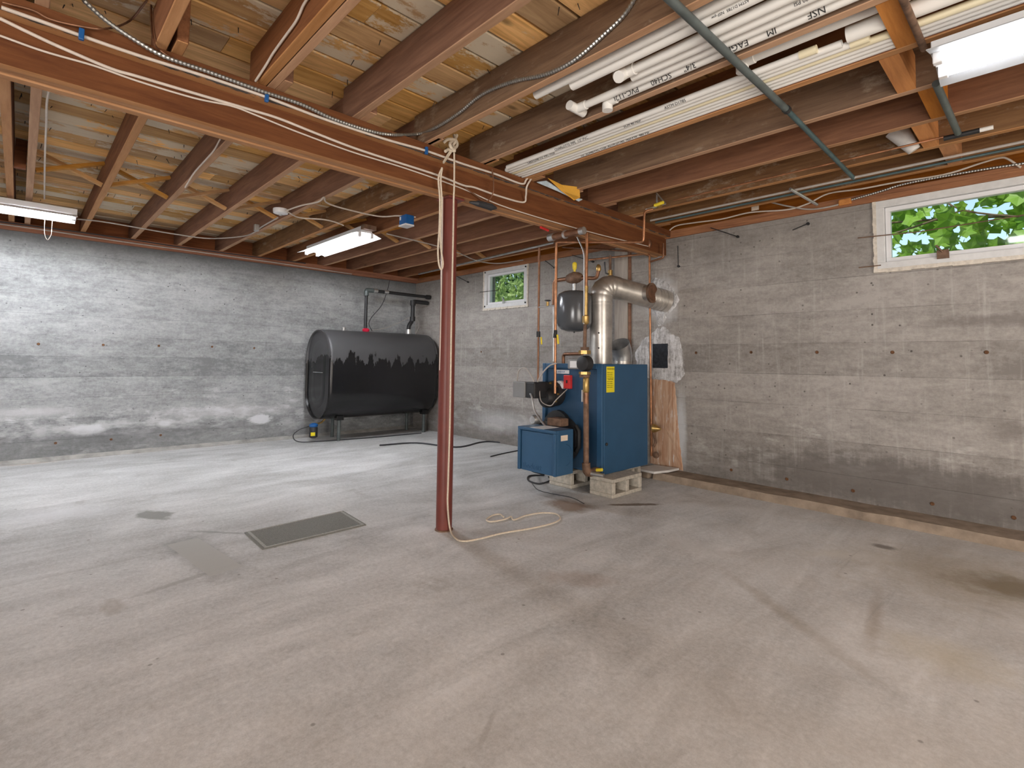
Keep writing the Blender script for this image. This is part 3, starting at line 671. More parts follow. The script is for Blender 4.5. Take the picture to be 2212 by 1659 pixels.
rod('wire', 'grey wires drooping over the top of the tank toward the fill pipe', 'wire', [(-6.3, 3.3, 1.37), (-6.33, 3.6, 1.42), (-6.3, 3.8, 1.50), (-6.28, 4.05, 1.62), (-6.3, 4.15, 1.50), (-6.3, 4.1, 1.37)], .004, M['cable_gray'], True)
ff = thing('oil_filter', 'small black oil filter with blue top and yellow label under the tank end', 'filter', (-6.15, 2.63, .02))
MB().lathe((-6.15, 2.60, .05), [(.03, 0), (.048, .01), (.048, .12), (.04, .13)], 18).build('canister', M['iron'], ff, smooth=True)
MB().lathe((-6.15, 2.60, .18), [(.045, 0), (.05, .01), (.05, .03), (.02, .045)], 18).build('head', M['bluebox'], ff, smooth=True)
MB().box((-6.115, 2.552, .08), (-6.098, 2.60, .12)).build('sticker', M['yellow'], ff)
MB().tube([(-6.15, 2.60, .205), (-6.17, 2.70, .22), (-6.17, 2.75, .265)], .012, 8).build('nipple', M['brass'], ff, smooth=True)
MB().tube(smooth_path([(-6.17, 2.56, .19), (-6.22, 2.46, .15), (-6.25, 2.40, .08), (-6.2, 2.45, .012), (-6.1, 2.7, .008), (-6.0, 3.3, .008), (-5.95, 4.0, .008)]), .006, 8).build('oil_line', M['cable_black'], ff, smooth=True)

# ------------------------------------------------------------------ boiler
bx0, bx1, by0, by1, bz0, bz1 = -3.02, -2.397, 3.245, 3.89, .14, .985
BO = thing('boiler', 'blue enamel boiler cabinet with a yellow label standing on concrete blocks', 'boiler', ((bx0+bx1)/2, (by0+by1)/2, bz0))
MB().box((bx0, by0+.03, bz0), (bx1, by1, bz1)).build('jacket', M['blue'], BO, bevel=.006)
mb = MB().box((bx0, by0, bz0+.02), (bx0+.035, by0+.03, bz1)).box((bx1-.05, by0, bz0+.02), (bx1, by0+.03, bz1)).box((bx0+.035, by0, bz1-.04), (bx1-.05, by0+.03, bz1))
mb.build('front_frame', M['blue'], BO, bevel=.004)
MB().box((bx0+.041, by0+.02, bz0+.02), (bx1-.05, by0+.03, bz1-.046)).build('front_panel', M['blue_dark'], BO)
lb = MB().box((bx1, 3.30, .765), (bx1+.0015, 3.405, .965)).build('warning_label', M['yellow'], BO)
text('label_text', 'WARNING', .021, (bx1+.0017, 3.308, .94), (0, 1, 0), (0, 0, 1), M['ink'], lb)
for k in range(9): text('label_text', random.choice(['improper installation', 'adjustment, service or', 'maintenance can cause', 'property damage, injury']), .0085, (bx1+.0017, 3.308, .918-.0145*k), (0, 1, 0), (0, 0, 1), M['ink'], lb) if k != 4 else text('label_text', 'CAUTION', .016, (bx1+.0017, 3.315, .918-.0145*k), (0, 1, 0), (0, 0, 1), M['ink'], lb)
MB().lathe((bx1, 3.30, .37), [(.012, 0), (.012, .008), (.005, .012)], 12, 'x').build('knob', M['iron'], BO)
MB().box((bx0+.13, by0+.016, .90), (bx0+.28, by0+.019, .93)).build('badge', M['white'], BO)
text('badge_text', 'BURNHAM', .02, (bx0+.14, by0+.0155, .907), (1, 0, 0), (0, 0, 1), M['bluebox'], BO)
MB().box((bx0+.245, by0-.012, .78), (bx0+.315, by0+.019, .89)).build('relay_cover', M['red'], BO, bevel=.004)['label'] = 'red plastic switch cover'
MB().box((bx0+.275, by0-.016, .825), (bx0+.287, by0-.012, .85)).build('switch', M['iron'], BO)
ga = MB().lathe((bx0+.20, by0-.02, .80), [(.04, 0), (.043, .01), (.043, .038)], 24, 'y').build('gauge', M['white'], BO, smooth=True); ga['label'] = 'round white pressure gauge'
MB().tube([(bx0+.20, by0-.0215, .80), (bx0+.22, by0-.0215, .82)], .0015, 6).build('needle', M['iron'], ga)
# aquastat control and its wires
ctl = MB().box((-3.13, 3.00, .70), (-2.99, 3.06, .83)).build('control_box', M['greybox'], BO, bevel=.006)
MB().box((-2.99, 3.01, .70), (-2.89, 3.22, .83)).build('control_body', M['iron'], BO, bevel=.01)
MB().lathe((-2.92, 3.15, .70), [(.06, 0), (.085, .03), (.085, .09), (.05, .11)], 24, 'y').build('tankless_plate', M['iron'], BO, smooth=True)
MB().lathe((-2.88, 3.20, .735), [(.10, 0), (.105, .02), (.105, .06)], 28, 'y').build('coil_flange', M['iron'], BO, smooth=True)
for k in range(8):
    a = 2*PI*k/8; MB().lathe((-2.88+.085*math.cos(a), 3.186, .735+.085*math.sin(a)), [(.009, 0), (.009, .014)], 6, 'y').build('bolt', M['brass'], BO)
# burner: round housing, mount, and boxed blue cover
MB().lathe((-2.80, 3.05, .37), [(.0, 0), (.10, .0), (.155, .02), (.165, .06), (.165, .14), (.18, .17), (.185, .215)], 36, 'y').build('burner_housing', M['iron'], BO, smooth=True)
MB().prism([(-2.84+.19*math.cos(a*PI/12)*.9, .36+.24*math.sin(a*PI/12)) for a in range(24)], 'y', 3.222, 3.262).build('mount_plate', M['iron'], BO)
MB().box((-2.76, 3.02, .50), (-2.62, 3.12, .56)).build('ignition_box', M['rustiron'], BO, bevel=.008)
MB().lathe((-2.90, 3.0, .53), [(.03, 0), (.04, .015), (.04, .06)], 16, 'y').build('bleed_cap', M['galv'], BO, smooth=True)
MB().tube([(-2.60, 3.18, .30), (-2.57, 3.18, .34), (-2.57, 3.18, .46), (-2.60, 3.18, .50)], .018, 10).build('bracket', M['iron'], BO, smooth=True)
ux0, ux1, uy0, uy1, uz0, uz1 = -2.86, -2.475, 2.80, 3.0, .178, .502
BC = MB().box((ux0, uy0+.026, uz0), (ux1, uy1, uz1)).box((ux0, uy0, uz1-.022), (ux1, uy0+.026, uz1)).box((ux0, uy0, uz0), (ux0+.024, uy0+.026, uz1-.022)).box((ux1-.022, uy0, uz0), (ux1, uy0+.026, uz1-.022)).build('burner_cover', M['blue'], BO, bevel=.004)
MB().box((ux0+.032, uy0+.012, uz0), (ux1-.026, uy0+.026, uz1-.03)).build('cover_panel', M['blue'], BC, bevel=.003)
text('embossed_name', 'Beckett', .062, (ux0+.05, uy0+.0115, uz0+.018), (1, 0, 0), (0, 0, 1), M['blue'], BC, .002)
MB().prism([(-2.74, 2.81), (-2.60, 2.81), (-2.60, 2.98), (-2.74, 2.98)], 'z', uz1, uz1+.001).build('top_sticker', M['white'], BC)
MB().box((ux1, 2.86, .425), (ux1+.001, 2.935, .465)).build('side_sticker', M['tag'], BC)
MB().tube([(ux1+.001, 2.92+.06*math.sin(a*PI/12), .32+.075*math.cos(a*PI/12)) for a in range(13)], .0015, 4).build('knockout', M['blue_dark'], BC)
def wire_part(nm, pts, r, m): return MB().tube(smooth_path(pts), r, 8).build(nm, m, BO, smooth=True)
wire_part('conduit', [(-2.99, 3.05, .74), (-2.90, 2.99, .72), (-2.86, 2.98, .62), (-2.80, 2.98, .55), (-2.73, 2.98, .49)], .008, M['galv'])
wire_part('conduit', [(-3.11, 3.03, .83), (-3.09, 3.03, .92), (-3.02, 3.04, .94), (-2.96, 3.06, .86), (-2.93, 3.06, .80)], .006, M['cable_gray'])
wire_part('conduit', [(-2.72, 3.08, .985), (-2.80, 3.08, .96), (-2.88, 3.07, .88), (-2.93, 3.07, .79)], .006, M['cable_gray'])
wire_part('cable', [(-2.90, 3.08, .78), (-2.86, 3.06, .68), (-2.76, 3.06, .65), (-2.70, 3.06, .70), (-2.69, 3.18, .78)], .004, M['cable_gray'])
wire_part('cable', [(-2.60, 3.01, .46), (-2.55, 3.0, .38), (-2.53, 3.0, .28), (-2.55, 3.02, .20), (-2.60, 3.04, .26), (-2.64, 3.04, .36)], .007, M['cable_gray'])
# main riser with pump
def px_(y, x_, y_): return A('y', y, x_, y_)
RY = 3.10
RS = thing('circulator_riser', 'tall copper and brass riser with circulator pump in front of blue boiler', 'pipework', px_(RY, 1266, 1015))
r_top = px_(RY, 1268, 500); r_a = px_(RY, 1266, 618)
MB().tube([px_(RY, 1268, 503), px_(RY, 1266, 618)], .0125, 12).build('copper_pipe', M['copper'], RS, smooth=True)
MB().tube([px_(RY, 1266, 618), px_(RY, 1265, 690)], .0165, 12).build('brass_pipe', M['brass'], RS, smooth=True)
MB().tube([px_(RY, 1265, 680), px_(RY, 1265, 683), px_(RY, 1265, 697), px_(RY, 1265, 701)], [.015, .026, .026, .015], 14).build('valve_body', M['brass'], RS, smooth=True)
MB().tube([px_(RY, 1264, 700), px_(RY, 1263, 752)], .014, 12).build('threaded_pipe', M['rustiron'], RS, smooth=True)
for (a, b, r) in ((750, 756, .032), (757, 765, .045), (803, 809, .045), (810, 815, .04)):
    MB().tube([px_(RY, 1263, a), px_(RY, 1263, b)], r, 6 if r == .045 else 16).build('flange', M['brass'] if r == .045 else M['rustiron'], RS)
pb = MB().lathe(px_(RY, 1264, 785)+Vector((0, -.045, 0)), [(.03, 0), (.055, .01), (.06, .04), (.06, .07), (.03, .1)], 22, 'y').build('pump_volute', M['iron'], RS, smooth=True)
MB().box(px_(RY, 1231, 797)+Vector((0, -.03, 0)), px_(RY, 1258, 776)+Vector((0, .05, 0))).build('pump_motor', M['greybox'], RS, bevel=.008)
MB().box(px_(RY-.032, 1231, 794), px_(RY-.03, 1246, 780)).build('pump_label', M['white'], RS)
MB().tube([px_(RY, 1265, 815), px_(RY, 1266, 818), px_(RY, 1266, 845), px_(RY, 1266, 848)], [.018, .024, .024, .018], 14).build('check_valve', M['brass'], RS, smooth=True)
MB().tube([px_(RY, 1266, 848), px_(RY, 1266, 872)], .021, 14).build('coupling', M['copper_dark'], RS, smooth=True)
MB().box(px_(RY-.02, 1256, 868), px_(RY+.01, 1262, 842)).build('bypass_tag', M['white'], RS)
MB().tube([px_(RY, 1266, 872), px_(RY, 1266, 1005)], .021, 14).build('iron_pipe', M['rustiron'], RS, smooth=True)
e0 = px_(RY, 1266, 1000); e1 = px_(RY, 1267, 1022)
MB().tube(cornered([e0, e1, e1+Vector((.01, .12, 0))], .04), .031, 14).build('elbow', M['rustiron'], RS, smooth=True)
dv = MB().tube([e1+Vector((.02, .02, 0)), e1+Vector((.12, .05, -.005))], .016, 10).build('drain_valve', M['galv'], RS, smooth=True)
MB().tube([e1+Vector((.07, .03, .03)), e1+Vector((.12, .03, .04))], .012, 8).build('drain_handle', M['yellow_paint'], RS, smooth=True)
rod('conduit', 'slim grey electrical conduit beside the copper riser', 'conduit', [px_(3.08, 1247, 512), px_(3.08, 1262, 545), px_(3.08, 1262, 640), px_(3.08, 1261, 700)], .006, M['galv'], corner=.04)
ST = thing('zone_pipe', 'second copper pipe left of the riser, with yellow-handled valve', 'pipe', px_(3.12, 1200, 850))
MB().tube(cornered([px_(3.12, 1199, 850), px_(3.12, 1200, 700), px_(3.12, 1202, 524), px_(3.12, 1202, 524)+Vector((.03, 0, 0))], .02), .011, 12).build('pipe', M['copper'], ST, smooth=True)
MB().tube([px_(3.12, 1199, 716), px_(3.12, 1200, 716), px_(3.12, 1199, 730)], [.017, .017, .017], 12).build('valve_body', M['iron'], ST, smooth=True)
MB().tube([px_(3.10, 1204, 723), px_(3.10, 1206, 743)], .008, 8).build('valve_handle', M['yellow_paint'], ST, smooth=True)
# crossover copper line at the ceiling up to the gas-cock style valve
rod('crossover_pipe', 'bright copper pipe running level under the beam then turning up', 'pipe', [px_(3.12, 1207, 523), A('y', 3.12, 1300, 523), A('y', 3.12, 1390, 523), A('y', 3.12, 1392, 456), A('y', 3.12, 1396, 453)+Vector((.02, .05, .01))], .009, M['copper'], corner=.025, n=10)
PX1 = thing('makeup_pipe', 'dark thin pipe nearest the small window with yellow-tagged valve', 'pipe', px_(3.14, 1162, 846))
MB().tube([px_(3.14, 1162, 850), px_(3.14, 1163, 720)], .0085, 10).build('lower_pipe', M['copper_dark'], PX1, smooth=True)
MB().tube([px_(3.14, 1163, 720), px_(3.14, 1165, 535)], .0095, 10).build('upper_pipe', M['copper_dark'], PX1, smooth=True)
MB().tube([px_(3.14, 1163, 716), px_(3.14, 1163, 728)], .017, 10).build('valve_body', M['iron'], PX1, smooth=True)
MB().tube([px_(3.12, 1169, 728), px_(3.12, 1170, 744)], .007, 8).build('valve_handle', M['yellow_paint'], PX1, smooth=True)
MB().tube([px_(3.13, 1164, 664), px_(3.13, 1199, 660)], .006, 8).build('cross_tube', M['galv'], PX1, smooth=True)
hv = MB().tube([px_(3.13, 1183, 661), px_(3.13, 1183, 652)], .012, 10).build('stem', M['brass'], PX1, smooth=True)
MB().lathe(px_(3.13, 1183, 651), [(.006, 0), (.026, .004), (.026, .01), (.006, .014)], 10).build('hand_wheel', M['iron'], PX1, smooth=True)
# overhead heat sleeve and long conduit
SL = thing('pipe_sleeve', 'thick short copper-coloured sleeve pipe hung under the joists above boiler', 'pipe', px_(3.16, 1225, 508))
a, b = A('z', 1.945, 1190, 513), A('z', 1.945, 1260, 498)
MB().tube([a, b], .024, 16).build('sleeve', M['copper_dark'], SL, smooth=True)
MB().tube([a-(b-a)*.06, a+(b-a)*.10], .029, 16).build('end_cap', M['galv'], SL, smooth=True)
MB().tube([b-(b-a)*.1, b+(b-a)*.03], .027, 16).build('end_cap', M['galv'], SL, smooth=True)
MB().tube([a+(b-a)*.42, a+(b-a)*.48], .031, 16).build('clamp', M['galv'], SL, smooth=True)
rod('long_conduit', 'long thin steel conduit running under the joists toward the tank corner', 'conduit', [A('z', 2.185, 1196, 524), A('z', 2.185, 905, 592)], .012, M['galv'], n=10)
# air separator and expansion tank
EX = thing('expansion_tank', 'hanging dark grey expansion tank with domed ends behind the riser', 'tank', (-2.885, 3.5, 1.26))
MB().lathe((-2.885, 3.50, 1.26), [(0, 0), (.06, .003), (.11, .018), (.14, .045), (.153, .075), (.153, .30), (.14, .33), (.10, .352), (.04, .36), (0, .362)], 32).build('shell', M['exptank'], EX, smooth=True)
MB().lathe((-2.885, 3.50, 1.25), [(.006, 0), (.008, .015)], 10).build('air_valve', M['iron'], EX)
MB().tube([(-2.885, 3.50, 1.62), (-2.885, 3.50, 1.70)], .016, 10).build('neck', M['galv'], EX, smooth=True)
AS = thing('air_scoop', 'grey iron air separator with white and yellow vent cap over tank', 'valve', (-2.885, 3.5, 1.70))
c0 = Vector((-2.885, 3.50, 1.735))
MB().lathe(c0+Vector((-.085, 0, 0)), [(.02, 0), (.035, .01), (.045, .04), (.055, .085), (.045, .13), (.03, .16), (.02, .17)], 18, 'x').build('body', M['rustiron'], AS, smooth=True)
MB().lathe(c0+Vector((-.0, 0, .05)), [(.01, 0), (.01, .02), (.018, .03), (.021, .075), (.015, .085), (.006, .09)], 16).build('vent_cap', M['yellow_paint'], AS, smooth=True)
l = px_(3.5, 1197, 622); r = px_(3.5, 1293, 600)
MB().tube(cornered([Vector((l.x, 3.5, 1.5)), Vector((l.x, 3.5, c0.z)), c0], .04), .018, 12).build('inlet_pipe', M['copper_dark'], AS, smooth=True)
MB().tube([Vector((l.x, 3.5, 1.0)), Vector((l.x, 3.5, 1.52))], .012, 12).build('riser_pipe', M['galv'], AS, smooth=True)
MB().tube(cornered([c0, Vector((r.x-.02, 3.5, c0.z-.03)), Vector((r.x, 3.5, c0.z+.04))], .03), .016, 12).build('outlet_pipe', M['copper_dark'], AS, smooth=True)
MB().lathe(Vector((r.x, 3.5, c0.z+.03)), [(.018, 0), (.022, .015), (.02, .04), (.01, .055)], 12).build('fitting', M['brass'], AS, smooth=True)
rod('return_elbow', 'rusty elbowed pipe leaving the boiler top toward the pump flange', 'pipe', [px_(3.3, 1217, 795), px_(3.3, 1217, 765), px_(3.25, 1258, 764)], .014, M['copper_dark'], corner=.03, n=12)
# flue
FL = thing('flue_pipe', 'galvanised flue pipe rising from boiler and elbowing into the wall', 'flue', (-2.747, 3.70, .985))
e = Vector((-2.747, 3.70, 1.69)); wq = A('y', 4.27, 1442, 652); dirw = (Vector((wq.x, 4.27, wq.z))-e)
MB().tube([(-2.747, 3.70, .985), (-2.747, 3.70, 1.53)], .099, 32).build('vertical_section', M['duct'], FL, smooth=True)
for k, zz in enumerate((1.50,)): MB().tube([(-2.747, 3.70, zz), (-2.747, 3.70, zz+.012)], .1015, 32).build('seam', M['duct'], FL, smooth=True)
d1 = dirw.normalized(); RB = .125; arc = []; rr = []
NB = 14
for k_ in range(NB+1):
    a_ = PI/2*k_/NB; arc.append(e+Vector((0, 0, -RB))+d1*RB-d1*RB*math.cos(a_)+Vector((0, 0, RB))*math.sin(a_)); rr.append(.101 if k_ % 3 else .1045)
MB().tube([(-2.747, 3.70, 1.53)]+arc+[e+d1*.16], [.101]+rr+[.101], 32).build('elbow', M['duct'], FL, smooth=True)
MB().tube([e+d1*.15, e+dirw*1.0], .098, 32).build('horizontal_section', M['duct'], FL, smooth=True)
for k in range(5): MB().tube([e+dirw*(.70+k*.055), e+dirw*(.72+k*.055)], .1015, 32).build('crimp_ring', M['duct'], FL, smooth=True)
dc = e+dirw*.56; dn = Vector((1, .05, 0)).normalized()
MB().tube([dc+dn*.05, dc+dn*.12], .072, 24).build('damper_neck', M['duct'], FL, smooth=True)
MB().tube([dc+dn*.118, dc+dn*.138], [.088, .090], 28).build('barometric_damper', M['rustiron'], FL, smooth=True)
MB().tube([dc+dn*.137, dc+dn*.141], .072, 24).build('damper_flap', M['copper_dark'], FL, smooth=True)
for zz in (1.25, 1.12): MB().tube([(-2.70, 3.70-.09, zz), (-2.698, 3.70-.101, zz)], .006, 8).build('screw', M['iron'], FL)
D2 = thing('spare_duct', 'short open-ended galvanised duct stub standing behind the boiler', 'duct', (-2.70, 4.02, 0))
dx = A('y', 4.03, 1344, 770)
MB().tube([(dx.x, 4.03, 0), (dx.x, 4.03, 1.03)], .088, 28, True).build('duct_body', M['duct'], D2, smooth=True)
MB().tube([(dx.x, 4.03, 1.01), (dx.x, 4.03, 1.05), (dx.x+.0, 4.01, 1.11), (dx.x+.005, 3.97, 1.165)], [.090, .094, .096, .098], 28, False).build('open_elbow', M['galv'], D2, smooth=True)
MB().tube([(dx.x, 4.03, 1.03), (dx.x, 4.03, 1.035), (dx.x+.0, 4.02, 1.10)], [.085, .09, .06], 24, True).build('dark_inside', M['iron'], D2, smooth=True)
# wall patches round the flue
def patch(name, pts, th, m, label, cat, jit=.012):
    P0 = [A('y', YR, *p) for p in pts]; P3 = []
    for a_, b_ in zip(P0, P0[1:]+P0[:1]):
        n_ = max(2, int((b_-a_).length/.018))
        for k in range(n_): P3.append(a_.lerp(b_, k/n_))
    c = sum(P3, Vector())/len(P3); n = len(P3); vs = []; rings = [(1.0, 0), (.94, .5), (.8, .9), (.6, .8), (.3, 1.0)]
    for s_, h in rings:
        for k, p in enumerate(P3):
            q = c+(p-c)*s_; j1 = noise.noise(p*34)*jit+noise.noise(p*90)*jit*.6; j2 = noise.noise(p*41+Vector((5, 5, 5)))*jit
            if s_ < 1: j1 *= .5; j2 *= .5
            vs.append((q.x+j1, YR-.0005-th*h*(1+.5*noise.noise(Vector((q.x*30, 0, q.z*22)))), q.z+j2))
    vs.append((c.x, YR-th, c.z)); fs = [(i*n+k, i*n+(k+1) % n, (i+1)*n+(k+1) % n, (i+1)*n+k) for i in range(len(rings)-1) for k in range(n)]
    fs += [((len(rings)-1)*n+k, (len(rings)-1)*n+(k+1) % n, len(vs)-1) for k in range(n)]
    o = MB().add(vs, fs).build(name, m, smooth=True); return tag(o, label, cat)
patch('mortar_patch', [(1396, 640), (1402, 612), (1416, 600), (1440, 606), (1458, 628), (1468, 648), (1456, 668), (1440, 680), (1436, 700), (1422, 704), (1418, 682), (1400, 668)], .022, M['plaster'], 'rough white mortar collar where the flue enters the wall', 'mortar')
patch('mortar_patch', [(1420, 708), (1436, 706), (1452, 722), (1468, 728), (1474, 760), (1478, 812), (1462, 826), (1430, 822), (1402, 818), (1378, 806), (1372, 765), (1386, 736), (1404, 724)], .012, M['plaster'], 'dripping white mortar around the blocked opening behind the boiler', 'mortar')
patch('mineral_stain', [(1404, 818), (1440, 818), (1458, 828), (1462, 880), (1468, 950), (1476, 1017), (1450, 1012), (1404, 1000), (1402, 900)], .012, M['streak'], 'orange-brown mineral crust running down the wall to the curb', 'stain', .006)
tag(MB().box(A('y', YR-.016, 1409, 795), A('y', YR-.001, 1444, 742)).build('opening_shade_block', M['darkhole'], bevel=.01), 'small square black block for the shade of the opening in the white mortar', 'opening')  # solid black block painted as the shade inside the opening
PL = A('y', 4.26, 1328, 560); PR = A('y', 4.26, 1356, 560)
tag(MB().box((PL.x, 4.255, .75), (PR.x, YR-.001, WT-.005)).build('wall_plank', M['greyplank'], bevel=.003), 'pale grey plank fixed upright on the wall behind the flue', 'plank')
tag(MB().box((PR.x+.003, 4.262, .75), (PR.x+.03, YR-.001, WT-.005)).build('wall_batten', M['joist_x'], bevel=.002), 'narrow brown batten along the right edge of the grey plank', 'batten')
# right-hand thin copper to the fill valve
GP = thing('feed_pipe', 'thin copper pipe dropping past the right side of the boiler', 'pipe', A('y', 4.12, 1408, 985))
q0, q1 = A('y', 4.12, 1403, 552), A('y', 4.12, 1407, 985)
MB().tube([q1, q0], .010, 10).build('pipe', M['copper'], GP, smooth=True)
MB().tube(cornered([q0+Vector((0, 0, -.06)), q0+Vector((.10, 0, -.045)), q0+Vector((.14, 0, -.04)), q0+Vector((.14, 0, .09))], .02), .009, 10).build('branch', M['copper_dark'], GP, smooth=True)
MB().tube([q0+Vector((0, 0, .0)), q0+Vector((-.02, 0, .02)), q0+Vector((-.72, -.02, .05))], .010, 10).build('header', M['copper'], GP, smooth=True)
vv = A('y', 4.10, 1412, 925)
MB().lathe(vv+Vector((-.02, 0, 0)), [(.02, 0), (.04, .02), (.03, .05), (.012, .08), (.008, .09)], 14, 'x').build('relief_valve', M['brass'], GP, smooth=True)
MB().tube([vv+Vector((0, 0, -.04)), vv+Vector((.02, 0, -.12)), vv+Vector((0, 0, -.16))], .012, 8).build('drip_leg', M['rustiron'], GP, smooth=True)
MB().lathe(A('y', 4.10, 1416, 983), [(.01, -.01), (.03, 0), (.03, .01), (.01, .02)], 10, 'y').build('hose_wheel', M['rustiron'], GP, smooth=True)
rod('ball_valve_pipe', 'short rusty pipe with black lever valve above the flue elbow', 'pipe', [A('y', 3.95, 1318, 552), A('y', 3.95, 1318, 618)], .013, M['rustiron'], n=10)
bv = thing('ball_valve', 'brass ball valve with upright black lever above the flue elbow', 'valve', A('y', 3.93, 1317, 590))
MB().tube([A('y', 3.95, 1318, 584), A('y', 3.95, 1318, 598)], .022, 12).build('body', M['brass'], bv, smooth=True)
MB().tube([A('y', 3.93, 1314, 592), A('y', 3.90, 1308, 590), A('y', 3.90, 1306, 566)], .007, 8).build('lever', M['cable_black'], bv, smooth=True)
# yellow gas valve up under the joists
GV = thing('shutoff_valve', 'small shut-off valve with yellow handle under the joists', 'valve', A('z', 2.17, 1420, 441))
p0, p1, p2, p3 = A('y', 3.18, 1396, 453), A('y', 3.30, 1420, 445), A('y', 3.4, 1437, 440), A('y', 3.44, 1419, 418)
MB().tube([p0, p1, p2, p3, Vector((p3.x, p3.y, JB))], .008, 10).build('tube', M['galv'], GV, smooth=True)
MB().tube([p1-Vector((.03, 0, 0)), p1+Vector((.03, 0, 0))], .016, 10).build('body', M['brass'], GV, smooth=True)
MB().tube([A('y', 3.27, 1414, 444), A('y', 3.27, 1433, 437)], .012, 10).build('handle', M['yellow_paint'], GV, smooth=True)
rod('copper_nozzle', 'short copper stub bending down beside the beam end', 'pipe', [A('y', 4.0, 1390, 497), A('y', 4.0, 1404, 526), A('y', 4.0, 1400, 536), A('y', 4.0, 1385, 540)], .018, M['copper_dark'], corner=.03, n=12)
rod('wall_water_line', 'level copper line under the sill between the risers and the wall corner', 'pipe', [A('y', 4.12, 1215, 534), A('y', 4.12, 1398, 545)], .009, M['copper_dark'], n=10)

# ------------------------------------------------------------------ blocks, slab, hoses, floor pieces
def cblock(label, x0, x1, y0, y1, h, axis, rz=0):
    mb = MB(); t_ = .03
    # hollow block on its side: two square cores open toward the +x face
    L = y1-y0; ym = (y0+y1)/2; zb, zt = .028, h-.028
    mb.box((x0, y0, 0), (x1, y1, zb)); mb.box((x0, y0, zt), (x1, y1, h))
    for a, b in ((y0, y0+.04), (ym-.02, ym+.02), (y1-.04, y1)): mb.box((x0, a, zb), (x1, b, zt))
    mb.box((x0, y0+.04, zb), (x0+.02, ym-.02, zt)); mb.box((x0, ym+.02, zb), (x0+.02, y1-.04, zt))
    o = mb.build('concrete_block', M['block'], bevel=.006); return tag(o, label, 'block')
cblock('cored concrete block under the right front corner of the boiler', -2.475, -2.262, 3.195, 3.585, .138, 'x')
cblock('concrete block under boiler middle, behind the blue burner cover', -2.885, -2.652, 3.19, 3.58, .138, 'x')
cblock('concrete block propping the back right corner of boiler', -2.68, -2.46, 3.66, 3.88, .138, 'x')
cblock('concrete block propping the back left corner of boiler', -3.0, -2.78, 3.66, 3.88, .138, 'x')
S = [A('z', .065, 1374, 1006), A('z', .065, 1388, 1012), A('z', .065, 1449, 1004), A('z', .065, 1404, 984)]
S = [(-2.56, 3.93), (-2.36, 3.93), (-2.31, 4.08), (-2.30, 4.24), (-2.52, 4.20)]
tag(MB().prism(S, 'z', .062, .082).build('stone_slab', M['slab'], bevel=.004), 'pale flat stone slab lying on the curb right of boiler', 'slab')
tag(MB().box((-2.52, 3.98, .0), (-2.45, 4.2, .062)).build('rubble', M['curb'], bevel=.01), 'dark rubble lump under the pale stone slab', 'rubble')
rod('hose', 'black hose loop lying on the floor below the burner cover', 'hose', [A('z', .01, 1185, 1030), A('z', .008, 1190, 1037), A('z', .008, 1165, 1045), A('z', .008, 1142, 1038), A('z', .008, 1144, 1028), A('z', .008, 1175, 1026), A('z', .06, 1150, 1018), (-2.75, 2.88, .178)], .007, M['cable_black'], True)
rod('wire', 'thin dark wire trailing on the floor left of the concrete block', 'wire', [A('z', .004, 1150, 1045), A('z', .004, 1162, 1058), A('z', .004, 1190, 1066), A('z', .004, 1235, 1075), A('z', .004, 1262, 1088)], .0025, M['cable_black'], True)
rod('blue_tube', 'blue plastic tube lying along the foot of the window wall', 'tube', [(-5.6, YR-.045, .014), A('z', .012, 985, 934), A('z', .012, 1040, 944), A('z', .012, 1085, 952), A('z', .012, 1125, 960)], .009, M['bluebox'], True)
rod('black_hose', 'flat black hose crossing the floor behind the red post', 'hose', [A('z', .008, 820, 962), A('z', .008, 900, 957), A('z', .008, 985, 966), A('z', .008, 1035, 956), A('z', .008, 1060, 954), A('z', .008, 1100, 958)], .010, M['cable_black'], True)
rod('black_hose', 'thin black hose on the floor left of the burner cover', 'hose', [A('z', .006, 1060, 986), A('z', .006, 1085, 980), A('z', .006, 1125, 972)], .006, M['cable_black'], True)
hp = [A('z', 0, *p) for p in ((528, 1152), (741, 1105), (791, 1135), (567, 1188))]; hc = sum(hp, Vector())/4
HT = thing('floor_mat', 'rectangular grey speckled mat lying flat on the floor left of post', 'mat', hc)
MB().add([(p.x, p.y, 0) for p in hp]+[(p.x, p.y, .006) for p in hp], [(3, 2, 1, 0), (4, 5, 6, 7)]+[(i, (i+1) % 4, 4+(i+1) % 4, 4+i) for i in range(4)]).build('base', M['mat'], HT)
ho = [hc+(p-hc)*.96 for p in hp]; hi = [hc+(p-hc)*.915 for p in hp]; vs = [(p.x, p.y, .006) for p in ho]+[(p.x, p.y, .006) for p in hi]+[(p.x, p.y, .009) for p in ho]+[(p.x, p.y, .009) for p in hi]
MB().add(vs, [(8+i, 8+(i+1) % 4, 12+(i+1) % 4, 12+i) for i in range(4)]+[(i, (i+1) % 4, 8+(i+1) % 4, 8+i) for i in range(4)]+[(4+i, 4+(i+1) % 4, 12+(i+1) % 4, 12+i) for i in range(4)]).build('border', M['mat_edge'], HT)

